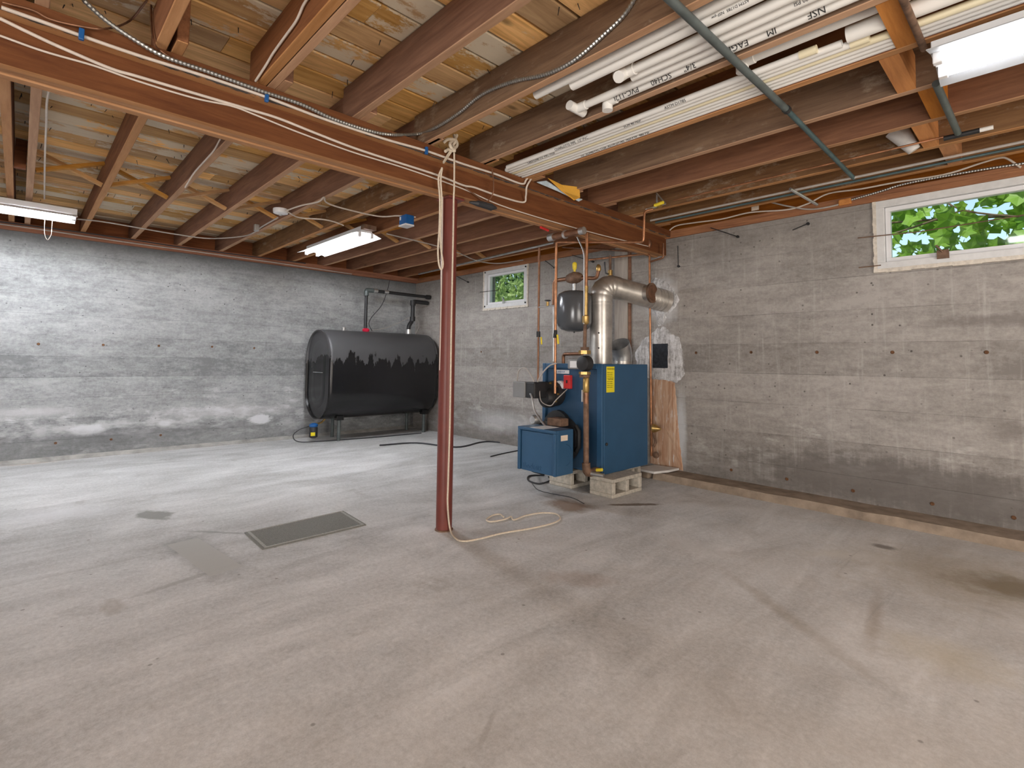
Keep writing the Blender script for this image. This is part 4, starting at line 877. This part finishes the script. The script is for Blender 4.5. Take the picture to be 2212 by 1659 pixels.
# ------------------------------------------------------------------ rope on the post
RP = thing('rope', 'knotted cream rope hung from beam beside the red post, its end trailing on floor', 'rope', (-2.46, 1.80, 0))
def rp(nm, pts, r=.0052, lb=None):
    o = MB().tube(smooth_path(pts, 5), r, 8).build(nm, M['rope'], RP, smooth=True); return o
X1 = -2.368
rp('strand', [A('x', X1, 978, 300), A('x', X1, 981, 330), A('x', X1, 981, 400), A('x', -2.38, 980, 430), A('x', -2.40, 979, 500), A('x', -2.42, 975, 700), A('x', -2.435, 972, 900), A('x', -2.44, 968, 1040), A('x', -2.445, 967, 1090), A('z', .02, 972, 1142), A('z', .008, 985, 1164), A('z', .008, 1005, 1169), A('z', .008, 1040, 1163), A('z', .008, 1085, 1152), A('z', .008, 1150, 1141),
               A('z', .008, 1195, 1130), A('z', .008, 1210, 1120), A('z', .008, 1200, 1110), A('z', .008, 1170, 1108), A('z', .008, 1135, 1114), A('z', .008, 1110, 1123), A('z', .01, 1104, 1116), A('z', .008, 1090, 1122), A('z', .008, 1060, 1127), A('z', .008, 1051, 1122), A('z', .008, 1065, 1113), A('z', .008, 1080, 1111), A('z', .01, 1088, 1117)])
rp('loop', [A('x', -2.37, 955, 362), A('x', -2.38, 947, 385), A('x', -2.40, 950, 430), A('x', -2.42, 949, 490), A('x', -2.43, 946, 540), A('x', -2.43, 948, 570), A('x', -2.43, 953, 582), A('x', -2.43, 957, 570), A('x', -2.43, 953, 540), A('x', -2.42, 951, 500), A('x', -2.40, 954, 430), A('x', -2.38, 952, 390), A('x', -2.37, 955, 364)])
rp('tail', [A('x', X1, 976, 326), A('x', X1, 968, 338), A('x', X1, 958, 352)]); rp('tail', [A('x', X1, 978, 322), A('x', X1, 970, 330), A('x', X1+.01, 958, 350)])
rp('knot', [A('x', X1, 958, 308), A('x', X1+.02, 968, 301), A('x', X1+.02, 984, 303), A('x', X1, 987, 315), A('x', X1+.02, 978, 322), A('x', X1+.02, 972, 310), A('x', X1, 984, 298), A('x', X1, 987, 291)], .009)
rp('knot', [A('x', X1, 981, 292), A('x', X1+.02, 984, 304), A('x', X1, 978, 315), A('x', X1+.02, 982, 326), A('x', X1, 970, 323), A('x', X1+.01, 962, 327)], .009)
rod('post_cable', 'pale thin cable clinging to the left edge of the red post', 'cable', [A('x', -2.49, 956, 425), A('x', -2.505, 955, 520), A('x', -2.52, 953, 640), A('x', -2.53, 950, 800)], .004, M['cable'], True)

# ------------------------------------------------------------------ cables on the beam
def cab(label, cat, pl, pts, r, m, nm='cable', extra=None):
    P = [A(pl[0], pl[1], *p) for p in pts]+(extra or []); return rod(nm, label, cat, P, r, m, True)
LX = -2.376
cab('thick white cable stapled along the ledger of the beam', 'cable', ('x', LX), [(3, 16), (100, 50), (175, 77), (300, 120), (450, 167), (576, 210), (700, 257), (830, 300), (921, 326), (1000, 354), (1070, 376), (1126, 397), (1137, 388), (1150, 372)], .0064, M['cable'])
cab('cream double cable sagging across the beam face past the post', 'cable', ('x', -2.433), [(0, 40), (70, 74), (135, 104), (239, 148), (300, 166), (452, 211), (551, 240), (605, 257), (680, 287), (760, 318), (841, 345), (944, 378), (1000, 400), (1025, 405), (1073, 422), (1129, 437)], .0062, M['cable'], extra=[A('x', -2.40, 1136, 423), A('x', -2.37, 1138, 403), A('x', -2.37, 1150, 382)])
cab('thin pale cable along the lower beam face under the double cable', 'cable', ('x', -2.435), [(0, 77), (95, 111), (203, 142), (300, 176), (420, 212), (500, 229), (551, 248), (640, 284), (760, 328), (880, 365), (1000, 408), (1100, 450), (1270, 500), (1400, 532)], .004, M['cable'])
for k, p in enumerate(((176, 75), (576, 211), (921, 326))):
    q = A('x', LX+.006, *p); tag(MB().box(q+Vector((-.008, -.008, -.02)), q+Vector((.008, .008, .022))).build('cable_clip', M['bluebox'], bevel=.003), ('blue clip on the white beam cable at the far upper left', 'blue clip on the white beam cable below the doubled joist', 'blue clip on the white beam cable just left of the rope')[k], 'clip')
def armored(label, pts, r=.009):
    P = smooth_path(pts, 8); L = [0]
    for a, b in zip(P, P[1:]): L.append(L[-1]+(b-a).length)
    n = int(L[-1]/.007); out = []; rs = []; j = 0
    for i in range(n+1):
        s = L[-1]*i/n
        while j < len(L)-2 and L[j+1] < s: j += 1
        out.append(P[j].lerp(P[j+1], (s-L[j])/max(1e-6, L[j+1]-L[j]))); rs.append(r*(1.12 if i % 2 else .82))
    return tag(MB().tube(out, rs, 8).build('armored_cable', M['armor'], smooth=False), label, 'cable')
armored('ribbed steel armored cable sweeping from the beam along the big joist', [A('x', -2.37, 180, 0), A('x', -2.368, 230, 45), A('x', -2.366, 300, 92), A('x', -2.364, 360, 124), A('x', -2.364, 450, 155), A('x', -2.364, 560, 195), A('x', -2.364, 650, 225), A('x', -2.364, 720, 257), A('x', -2.364, 800, 283), A('x', -2.36, 850, 291), A('y', 1.575, 905, 289), A('y', 1.572, 942, 275),
         A('y', 1.572, 990, 245), A('y', 1.572, 1040, 205), A('y', 1.572, 1103, 178), A('y', 1.572, 1180, 160), A('y', 1.572, 1240, 130), A('y', 1.572, 1310, 70), A('y', 1.572, 1350, 30), A('y', 1.572, 1376, -12)], .0085)
rod('cable', 'white cable stapled down the second joist at upper left', 'cable', [A('y', .69, 552, 175), A('y', .692, 575, 140), A('y', .692, 590, 115), A('y', .692, 615, 80), A('y', .692, 640, 45), A('y', .692, 655, 12), A('y', .692, 668, -8)], .005, M['cable'], True)
rod('cable', 'cream cable bend hanging from the ceiling in the upper left corner', 'cable', [A('z', 2.3, 3, -5), A('z', 2.3, 30, 5), A('z', 2.3, 80, 12), A('z', 2.3, 95, 5), A('z', 2.32, 102, -6)], .008, M['cable'], True)
rod('wire', 'thin brown wire drooping along the top of the beam at upper left', 'wire', [A('x', -2.365, 5, 5), A('x', -2.365, 70, 22), A('x', -2.365, 110, 42), A('x', -2.365, 175, 57), A('x', -2.37, 230, 62), A('z', 2.36, 280, 45), A('z', 2.37, 318, 0)], .004, M['copper_dark'], True)
rod('wire', 'thin brown wire running down the first joist to the beam', 'wire', [A('y', .316, 326, -5), A('y', .316, 327, 50), A('y', .316, 333, 92), A('x', -2.365, 345, 108), A('x', -2.362, 375, 130)], .004, M['copper_dark'], True)
rod('wire', 'thin grey wire hanging loosely under the beam cables past the post', 'wire', [A('x', -2.36, 1063, 365), A('x', -2.36, 1066, 395), A('x', -2.37, 1064, 420), A('x', -2.41, 1050, 435), A('x', -2.42, 1025, 420), A('x', -2.42, 1005, 405)], .004, M['copper_dark'], True)

# left side wiring
cab('grey cable stapled along the sill above the bare tank wall', 'cable', ('x', -6.532), [(0, 484), (90, 496), (176, 509), (300, 527), (420, 543), (520, 557), (640, 574), (760, 592)], .006, M['cable_gray'])
cab('second darker cable along the sill above the tank wall', 'cable', ('x', -6.530), [(0, 479), (176, 502), (300, 520), (420, 538), (560, 556), (660, 569)], .006, M['cable_black'])
rod('cable', 'long grey cable running from the left lamp to the round ceiling box', 'cable', [A('z', 2.19, 167, 473), A('z', 2.195, 223, 479), A('z', 2.195, 304, 493), A('z', 2.195, 380, 506), A('z', 2.195, 452, 515), A('z', 2.195, 520, 511), A('z', 2.19, 547, 503), A('z', 2.18, 567, 489), A('z', 2.18, 600, 470)], .006, M['cable_gray'], True)
rod('cable', 'grey cable looping from the round box to the blue junction box', 'cable', [A('z', 2.18, 618, 455), A('z', 2.19, 650, 444), A('z', 2.19, 687, 436), A('z', 2.19, 700, 426), A('z', 2.19, 705, 437), A('z', 2.19, 737, 449), A('z', 2.19, 817, 467), A('z', 2.19, 860, 466), A('z', 2.19, 898, 469)], .006, M['cable'], True)
rod('cable', 'pale cable dropping from the round box into the middle lamp', 'cable', [A('z', 2.18, 622, 458), A('z', 2.18, 647, 470), A('z', 2.18, 698, 474), A('z', 2.18, 725, 480), A('z', 2.17, 742, 487)], .006, M['cable'], True)
rod('cable', 'grey cable stretching behind the red post to the window wall', 'cable', [A('z', 2.195, 835, 505), A('z', 2.195, 890, 518), A('z', 2.195, 942, 531), A('z', 2.195, 985, 544), A('z', 2.18, 1030, 563), A('z', 2.18, 1075, 569), A('z', 2.18, 1130, 562)], .006, M['cable_gray'], True)
rod('cable', 'white cable on the joist face left of the round box', 'cable', [A('y', .778, 476, 300), A('y', .776, 462, 325), A('y', .776, 440, 350), A('y', .776, 418, 375), A('y', .776, 400, 405)], .005, M['cable'], True)
rod('cable', 'white cable hanging down beside the joist above the left lamp', 'cable', [A('z', 2.215, 106, 192), A('z', 2.215, 101, 225), A('z', 2.215, 100, 270), A('z', 2.215, 97, 340), A('z', 2.215, 96, 430)], .005, M['cable'], True)
rb = thing('ceiling_box', 'round light grey ceiling box with several cables under the joists', 'box', A('z', 2.17, 606, 463))
q = A('z', 2.165, 606, 463); MB().lathe(q, [(.03, 0), (.055, .008), (.058, .02), (.058, .042)], 20).build('cover', M['white'], rb, smooth=True)
MB().lathe(q+Vector((0, 0, -.01)), [(.01, 0), (.014, .006), (.014, .011)], 10).build('knob', M['galv'], rb)
q = A('z', 2.18, 554, 492); tag(MB().box(q-Vector((.02, .02, .03)), q+Vector((.02, .02, .03))).build('junction_box', M['galv'], bevel=.004), 'tiny grey metal junction box hanging on cable left of round box', 'box')
q = A('y', 2.0, 886, 480); JBX = thing('junction_box', 'bright blue plastic junction box on the pale grey joist', 'box', q)
q = Vector((q.x, 1.985, q.z))
MB().box(q+Vector((-.045, -.05, -.028)), q+Vector((.045, .02, .04))).build('body', M['bluebox'], JBX, bevel=.005)
MB().box(q+Vector((-.047, -.052, -.038)), q+Vector((.047, .02, -.028))).build('cover', M['white'], JBX)
MB().box(q+Vector((-.034, -.052, .006)), q+Vector((-.018, -.05, .03))).build('sticker', M['white'], JBX)
q = A('x', -2.56, 1165, 495); tag(MB().tube([A('z', 1.975, 1168, 491), A('z', 1.975, 1184, 498)], .009, 8).build('marker_tape', M['red'], smooth=True), 'scrap of red tape under the beam right of the post', 'tape')

# ------------------------------------------------------------------ window wall wiring
cab('pale cable waving along the sill left of the long window', 'cable', ('y', YR-.028), [(1441, 503), (1460, 488), (1500, 481), (1560, 473), (1620, 459), (1700, 453), (1745, 440), (1790, 418), (1860, 408), (1940, 393), (2040, 377), (2120, 352), (2160, 341), (2178, 344), (2205, 362)], .006, M['cable'])
cab('grey cable arching high on the sill and dropping to the wooden block', 'cable', ('y', YR-.03), [(1405, 485), (1470, 472), (1550, 456), (1600, 441), (1630, 434), (1660, 436), (1700, 445), (1745, 452), (1785, 448), (1830, 437)], .006, M['cable_gray'])
armored('black ribbed cable lying along the sill above the long window', [A('y', YR-.028, 1838, 432), A('y', YR-.028, 1900, 414), A('y', YR-.028, 1960, 396), A('y', YR-.028, 2100, 370), A('y', YR-.028, 2230, 350)], .008)
q = A('y', YR-.03, 1825, 436); tag(MB().box(q+Vector((-.04, -.01, -.022)), q+Vector((.04, .028, .022))).build('wood_scrap', M['joist_y'], bevel=.008), 'small splintered orange wood block on the sill left of long window', 'block')
q = A('y', YR-.034, 1631, 444); tag(MB().box(q+Vector((-.028, -.002, -.04)), q+Vector((.03, .0, .02))).build('paper_tag', M['tag']), 'small white paper tag hanging on the grey sill cable', 'tag')
z = 2.196
def yrun(p, q_): return A('z', z, *p), A('z', z, *q_)
a, b = A('z', 2.192, 1560, 415), A('z', 2.192, 2065, 288)
rod('copper_line', 'thin copper line under the joists crossing below the iron pipe', 'pipe', [Vector((-1.9, 3.44, 2.197)), Vector((-.29, 3.44, 2.197))], .006, M['copper'])
rod('steel_line', 'blue-grey steel line under the joists close to the window wall', 'pipe', [Vector((-2.3, 3.86, 2.190)), Vector((1.5, 3.86, 2.190))], .008, M['teal'])
rod('steel_line', 'brown steel line under the joists next to the blue-grey one', 'pipe', [Vector((-2.3, 3.78, 2.190)), Vector((1.5, 3.78, 2.190))], .008, M['cable_gray'])
IP = thing('iron_pipe', 'long dark iron pipe hung across the undersides of the joists', 'pipe', (-.83, 1.5, 2.19))
MB().tube([(-.845, -1.2, 2.193), (-.828, 2.55, 2.193)], .0155, 12).build('upper_length', M['iron_gray'], IP, smooth=True)
MB().tube([(-.828, 2.55, 2.193), (-.845, 3.80, 2.193)], .0125, 12).build('lower_length', M['teal'], IP, smooth=True)
MB().tube([(-.828, 2.535, 2.193), (-.828, 2.56, 2.193)], .019, 12).build('coupling', M['iron'], IP, smooth=True)
I2 = thing('drop_pipe', 'grey iron pipe stub running from the right lamp to the copper tee', 'pipe', (-.30, 3.0, 2.18))
MB().tube([(-.305, 2.74, 2.190), (-.30, 3.40, 2.186)], .015, 12).build('pipe', M['iron_gray'], I2, smooth=True)
MB().tube([(-.36, 3.44, 2.188), (-.22, 3.44, 2.188)], .013, 12).build('tee', M['iron'], I2, smooth=True)
MB().tube([(-.22, 3.44, 2.188), (-.17, 3.44, 2.188)], .011, 12).build('stub', M['pvc'], I2, smooth=True)
rod('stub_pipe', 'rusted brown iron pipe beside the top-most wood blocking', 'pipe', [A('z', 2.197, 1948, -8), A('z', 2.197, 1975, 55), A('z', 2.197, 1996, 106)], .012, M['rustiron'], n=12)
rod('steel_strap', 'short galvanised strap poking out under the joist left of long window', 'strap', [A('z', 2.18, 1707, 408), A('z', 2.13, 1765, 442)], .010, M['galv'])
# concrete filled cone between the joists
p = A('z', 2.19, 1968, 318); tag(MB().tube([A('z', 2.32, 1935, 280), A('z', 2.19, 1975, 325)], [.055, .03], 16).build('paper_form', M['slab'], smooth=True), 'pale tapered paper tube wedged between joists near the right blocking', 'tube')

# envelope and plastic stuffed on the beam
ev = thing('yellow_envelope', 'torn yellow envelope stuffed on the beam next to a joist', 'envelope', A('x', -2.36, 1215, 400))
pts = [A('x', -2.33, 1183, 384), A('x', -2.30, 1214, 399), A('x', -2.27, 1252, 404), A('x', -2.27, 1253, 426), A('x', -2.33, 1240, 432), A('x', -2.33, 1213, 412)]
mb = MB().add(list(pts)+[p+Vector((.002, -.002, -.004)) for p in pts], [(0, 1, 2, 3, 4, 5), (11, 10, 9, 8, 7, 6)]+[(i, (i+1) % 6, 6+(i+1) % 6, 6+i) for i in range(6)]); mb.build('front', M['card'], ev)
pts = [A('x', -2.35, 1160, 393), A('x', -2.35, 1180, 390), A('x', -2.34, 1235, 424), A('x', -2.34, 1258, 430), A('x', -2.35, 1250, 434), A('x', -2.35, 1205, 412)]
tag(MB().add(list(pts)+[p+Vector((.003, -.003, -.006)) for p in pts], [(0, 1, 2, 3, 4, 5), (11, 10, 9, 8, 7, 6)]+[(i, (i+1) % 6, 6+(i+1) % 6, 6+i) for i in range(6)]).build('plastic_sheet', M['bluebag']), 'crumpled blue and white plastic under the yellow envelope', 'plastic')
q = A('z', 1.978, 1045, 443); tag(MB().tube([q+Vector((-.02, -.10, 0)), q+Vector((0, -.05, 0)), q+Vector((0, .06, 0)), q+Vector((.01, .1, 0))], [.006, .02, .024, .006], 8).build('black_tape', M['cable_black']), 'flattened black tape wad under the beam right of the post', 'tape')

# ------------------------------------------------------------------ PVC pipe stock in the joist bays
def pvc(label, x0, x1, y, zc, r, end=None, old=False, txt=None, tsize=.024, tx=None, group='white plastic pipes stored between the joists', flip=True):
    t = thing('plastic_pipe', label, 'pipe', ((x0+x1)/2, y, zc-r), group)
    mb = MB(); L = [(r*.82, 0.004), (r*.82, 0), (r, 0), (r, x1-x0), (r*.82, x1-x0), (r*.82, x1-x0-.004)]
    mb.lathe((x0, y, zc), [(r*.80, .03)]+L[1:5]+[(r*.80, x1-x0-.03)], 18, 'x'); mb.build('tube', M['pvc_old'] if old else M['pvc'], t, smooth=True)
    if txt:
        # printed line reads from the far side, on the underside facing the room
        for k, (s, xx) in enumerate(txt):
            a_ = math.radians(48); n_ = Vector((0, -math.sin(a_), -math.cos(a_)))
            xd = Vector((-1 if flip else 1, 0, 0)); yd = n_.cross(xd)
            text('print', s, tsize, Vector((xx, y, zc))+n_*(r+.0008)-yd*tsize*.36, xd, yd, M['ink'], t, .0003)
    if end == 'tee':
        MB().tube([(x0-.05, y, zc), (x0+.045, y, zc)], r*1.25, 16).tube([(x0-.005, y, zc-.0), (x0-.005, y-.045, zc-.035)], r*1.25, 16).build('tee', M['pvc'], t, smooth=True)
    if end == 'teey':
        MB().tube([(x0, y, zc), (x0+.05, y, zc)], r*1.25, 16).tube([(x0-.01, y-.055, zc), (x0-.01, y+.055, zc)], r*1.3, 16).build('tee', M['pvc'], t, smooth=True)
    if end == 'elbow':
        MB().tube(cornered([(x0+.05, y, zc), (x0, y, zc), (x0-.0, y, zc-.045)], .035), r*1.25, 16).build('elbow', M['pvc'], t, smooth=True)
    if end == 'cap':
        MB().tube([(x1-.06, y, zc), (x1+.002, y, zc)], r*1.15, 16).build('cap', M['pvc_old'], t, smooth=True)
    return t
ZP = 2.232
pvc('white pipe reaching furthest left in the first stocked bay', -1.63, 1.4, 1.688, ZP+.01, .021)
pvc('thick white pipe lying just right of the furthest-left pipe', -1.45, 1.4, 1.735, ZP+.004, .023, txt=[('PVC 1120  SCH 40  ASTM D1785  NSF-pw', -.55)], tsize=.014)
pvc('white pipe whose left end carries a side-outlet tee', -1.22, 1.4, 1.812, ZP, .020, 'tee')
pvc('white pipe starting just right of the side-outlet tee', -1.22, 1.4, 1.862, ZP, .019, txt=[('SCH 40  480 PSI', -.45)], tsize=.018)
pvc('white pipe ending in an upright T fitting', -1.56, 1.4, 1.912, ZP, .0175, 'teey')
pvc('white pipe with elbow end and big black printing', -1.42, 1.4, 1.958, ZP, .020, 'elbow', txt=[('NSF', -.50), ('JM', -.66), ('EAGLE', -.76), ('3/4"', -.97), ('SCH40', -1.08), ('PVC-1120', -1.24)], tsize=.034)
yy = 2.062; lens = [(-2.36, -.60), (-2.40, -.52), (-2.41, -.44), (-2.42, 1.2), (-2.42, 1.3), (-2.41, 1.3), (-2.40, 1.0), (-2.40, 1.3)]
lbs = ['first pipe of the long flat bundle, printed, with beige right end', 'second pipe of the long flat bundle counted from the camera', 'third pipe of the long flat bundle, ending in a cap near the blocking', 'fourth pipe of the long flat bundle counted from the camera', 'fifth pipe of the long flat bundle counted from the camera', 'sixth pipe of the long flat bundle counted from the camera', 'seventh pipe of the long flat bundle, next to last', 'last pipe of the long flat bundle, against the far joist']
ybs = [2.19+.029*i for i in range(7)]
for k in range(7):
    a_, b_ = lens[k]; tx = None
    if k == 0: tx = [('CHARLOTTE PIPE  1/2" PVC', -1.95), ('ASTM D1785', -1.25)]
    if k == 1: tx = [('CRESTLINE 1/2" PVC 1120', -2.2), ('SCH 40 NSF', -1.5)]
    if k == 6: tx = [('1/2" SCH40 PVC 1120  ASTM D1785  NSF-PW  480 PSI', -1.9)]
    pvc(lbs[k], a_, b_, ybs[k], 2.228, .0142, 'cap' if k in (0, 2) else None, old=(k == 3), txt=tx, tsize=.02, flip=False)
pvc('thick white drain pipe right of the wood blocking, printed in capitals', -.50, .9, 2.205, 2.245, .030, None, txt=[('CHARLOTTE', -.20)], tsize=.026, flip=False)
pvc('white pipe with a large elbow opening downward over the bundle', -.86, -.2, 2.13, 2.262, .02, 'elbow')
rod('thin_pipe', 'slim grey pipe strapped along the dark joist behind the bundle', 'pipe', [Vector((-2.0, 2.052, 2.30)), Vector((1.2, 2.052, 2.28))], .008, M['cable_gray'], n=10)
pvc('short white pipe left of post on the tank side of beam', -3.05, -2.62, 1.90, 2.23, .016)
pvc('short white pipe tee piece beside it on the tank side of beam', -3.0, -2.62, 1.955, 2.23, .017, 'tee')
rod('red_pipe', 'dark red painted iron pipe lying inside the joist bay by the rope', 'pipe', [Vector((-2.38, 1.965, 2.235)), Vector((-1.66, 1.965, 2.245))], .024, M['post'], n=14) if False else None
for k, (p, lb) in enumerate((((1068, 372), 'twisted rusty wire at the left end of the pipe bundle'),)):
    q = A('z', 2.215, *p); rod('wire', lb, 'wire', [q+Vector((.02, -.02, .0)), q+Vector((-.01, .0, .012)), q+Vector((.0, .02, -.008)), q+Vector((-.02, .01, .01)), q+Vector((-.015, -.01, -.02)), q+Vector((-.0, -.01, -.12))], .004, M['rust'], True)

# ------------------------------------------------------------------ fluorescent fixtures
def fixture(label, c, axis, L, wd, tubes, refl='wing', glow='lampglow', body='white'):
    """box channel with white reflector wings and bare tubes; c = centre of the underside"""
    t = thing('ceiling_lamp', label, 'lamp', c)
    c = Vector(c); u = Vector((1, 0, 0)) if axis == 'x' else Vector((0, 1, 0)); v = Vector((0, 1, 0)) if axis == 'x' else Vector((1, 0, 0))
    def ext(poly, a, b, m, nm, bev=0):
        n = len(poly); vs = [c+u*a+v*p+Vector((0, 0, q)) for p, q in poly]+[c+u*b+v*p+Vector((0, 0, q)) for p, q in poly]
        return MB().add(vs, [tuple(range(n))[::-1], tuple(range(n, 2*n))]+[(i, (i+1) % n, n+(i+1) % n, n+i) for i in range(n)]).build(nm, m, t, bevel=bev)
    h = L/2; w2 = wd/2
    ext([(-.055, .03), (.055, .03), (.055, .085), (-.055, .085)], -h, h, M['white'], 'channel', .003)
    if refl == 'wing':
        ext([(-.056, .034), (-w2, .0), (-w2, .004), (-.056, .038)], -h, h, M[body], 'reflector_wing')
        ext([(.056, .034), (w2, .0), (w2, .004), (.056, .038)], -h, h, M[body], 'reflector_wing')
    for off in tubes:
        MB().tube([c+u*(-h+.03)+v*off+Vector((0, 0, .008)), c+u*(h-.03)+v*off+Vector((0, 0, .008))], .016, 14).build('fluorescent_tube', M[glow], t, smooth=True)
        for s in (-1, 1):
            q = c+u*(s*(h-.02))+v*off; MB().box(q-Vector((.014, .014, .012)), q+Vector((.014, .014, .034))).build('tube_holder', M['white'], t, bevel=.003)
    return t
f1 = fixture('long fluorescent lamp at the far left edge above the tank wall', (-5.50, -.32, 2.10), 'y', 1.22, .30, (-.06, .06))
f2 = fixture('middle fluorescent lamp hanging under the joists left of the post', (-4.87, 2.225, 2.11), 'x', 1.22, .30, (-.06, .06))
f3 = fixture('big white fluorescent lamp at the right edge near the long window', (.345, 2.42, 2.105), 'x', 1.24, .34, (-.065, .065), glow='lampglow_dim', body='reflector')
for t, nm in ((f1, 'a'), (f2, 'b'), (f3, 'c')): pass
MB().box((-4.29, 2.17, 2.16), (-4.20, 2.29, 2.20)).build('end_plate', M['rustiron'], f2)
rod('pull_cord', 'thin looped pull cord hanging from the left lamp', 'cord', [Vector((-5.45, A('x', -5.45, 96, 490).y, 2.10)), A('x', -5.45, 96, 490), A('x', -5.45, 97, 508), A('x', -5.45, 103, 518), A('x', -5.45, 110, 508), A('x', -5.45, 112, 492), Vector((-5.45, A('x', -5.45, 112, 492).y, 2.10))], .002, M['cable'], True)
# ------------------------------------------------------------------ outside
struct(MB().box((-14, YR+.18, 1.0), (8, 16, 1.45)).build('trim_6', M['grass']))
def leaf_shape(s):
    pts = []; 
    for k in range(10):
        a = 2*PI*k/10+PI/2; r = s*(1.0 if k % 2 == 0 else .55)*(.8 if k in (4, 6) else 1); pts.append((r*math.cos(a), r*math.sin(a), .12*s*math.cos(2*a)))
    return pts
def leaf_mesh(s, m):
    me = bpy.data.meshes.new('leaf'); p = leaf_shape(s); me.from_pydata(p+[(0, 0, .1*s)], [], [(k, (k+1) % 10, 10) for k in range(10)]); me.materials.append(m); return me
def foliage(root, n_obj, n_stuff, box, size, m, stuffname='foliage'):
    me = leaf_mesh(size, m)
    for i in range(n_obj):
        o = bpy.data.objects.new('leaf', me); C.objects.link(o); o.parent = root
        p = Vector([random.uniform(box[k], box[k+3]) for k in range(3)]); o.location = p-WP[root.name]
        o.rotation_euler = (random.gauss(1.2, .6), random.gauss(0, .6), random.uniform(0, 6.28)); k = random.uniform(.6, 1.25); o.scale = (k, k, k)
    mb = MB(); base = leaf_shape(size)+[(0, 0, .1*size)]
    from mathutils import Euler
    for i in range(n_stuff):
        p = Vector([random.uniform(box[k], box[k+3]) for k in range(3)]); R3 = Euler((random.gauss(1.2, .7), random.gauss(0, .7), random.uniform(0, 6.28))).to_matrix(); k = random.uniform(.6, 1.3)
        mb.add([p+R3 @ (Vector(q)*k) for q in base], [(a, (a+1) % 10, 10) for a in range(10)])
    o = mb.build(stuffname, m, root); o['kind'] = 'stuff'; return o
T1 = thing('maple_tree', 'green leafy maple branches filling the view through the long window', 'tree', (-1.0, 8.2, 1.45))
foliage(T1, 220, 2300, (-3.6, 6.4, 1.7, 2.2, 9.8, 4.2), .115, M['leaf'])
MB().tube(smooth_path([(1.6, 8.6, 1.45), (1.2, 8.3, 2.2), (.2, 8.0, 2.6), (-1.0, 7.8, 2.75), (-2.2, 7.6, 2.8)]), [.09]*6+[.05]*6+[.02]*6+[.012]*7, 8).build('branch', M['bark'], T1, smooth=True)
MB().tube(smooth_path([(-.6, 7.0, 2.62), (-1.2, 6.9, 2.45), (-1.9, 6.8, 2.35)]), .010, 6).build('branch', M['bark'], T1, smooth=True)
MB().tube(smooth_path([(.2, 7.2, 2.4), (-.6, 7.0, 2.62), (-.9, 7.0, 3.0)]), .010, 6).build('branch', M['bark'], T1, smooth=True)
T2 = thing('shrub', 'pale green sunlit shrub low in the small window', 'shrub', (-8.6, 7.4, 1.45))
foliage(T2, 60, 2600, (-10.6, 6.9, 1.45, -6.2, 8.2, 2.75), .06, M['leaf2'])
T3 = thing('evergreen_tree', 'dark green evergreen standing behind the shrub in the small window', 'tree', (-9.6, 10.2, 1.45))
foliage(T3, 40, 4200, (-13.0, 9.2, 1.6, -7.6, 10.8, 4.6), .085, M['leaf3'])
MB().tube([(-9.6, 10.2, 1.45), (-9.5, 10.2, 4.4)], [.12, .04], 8).build('trunk', M['bark'], T3, smooth=True)
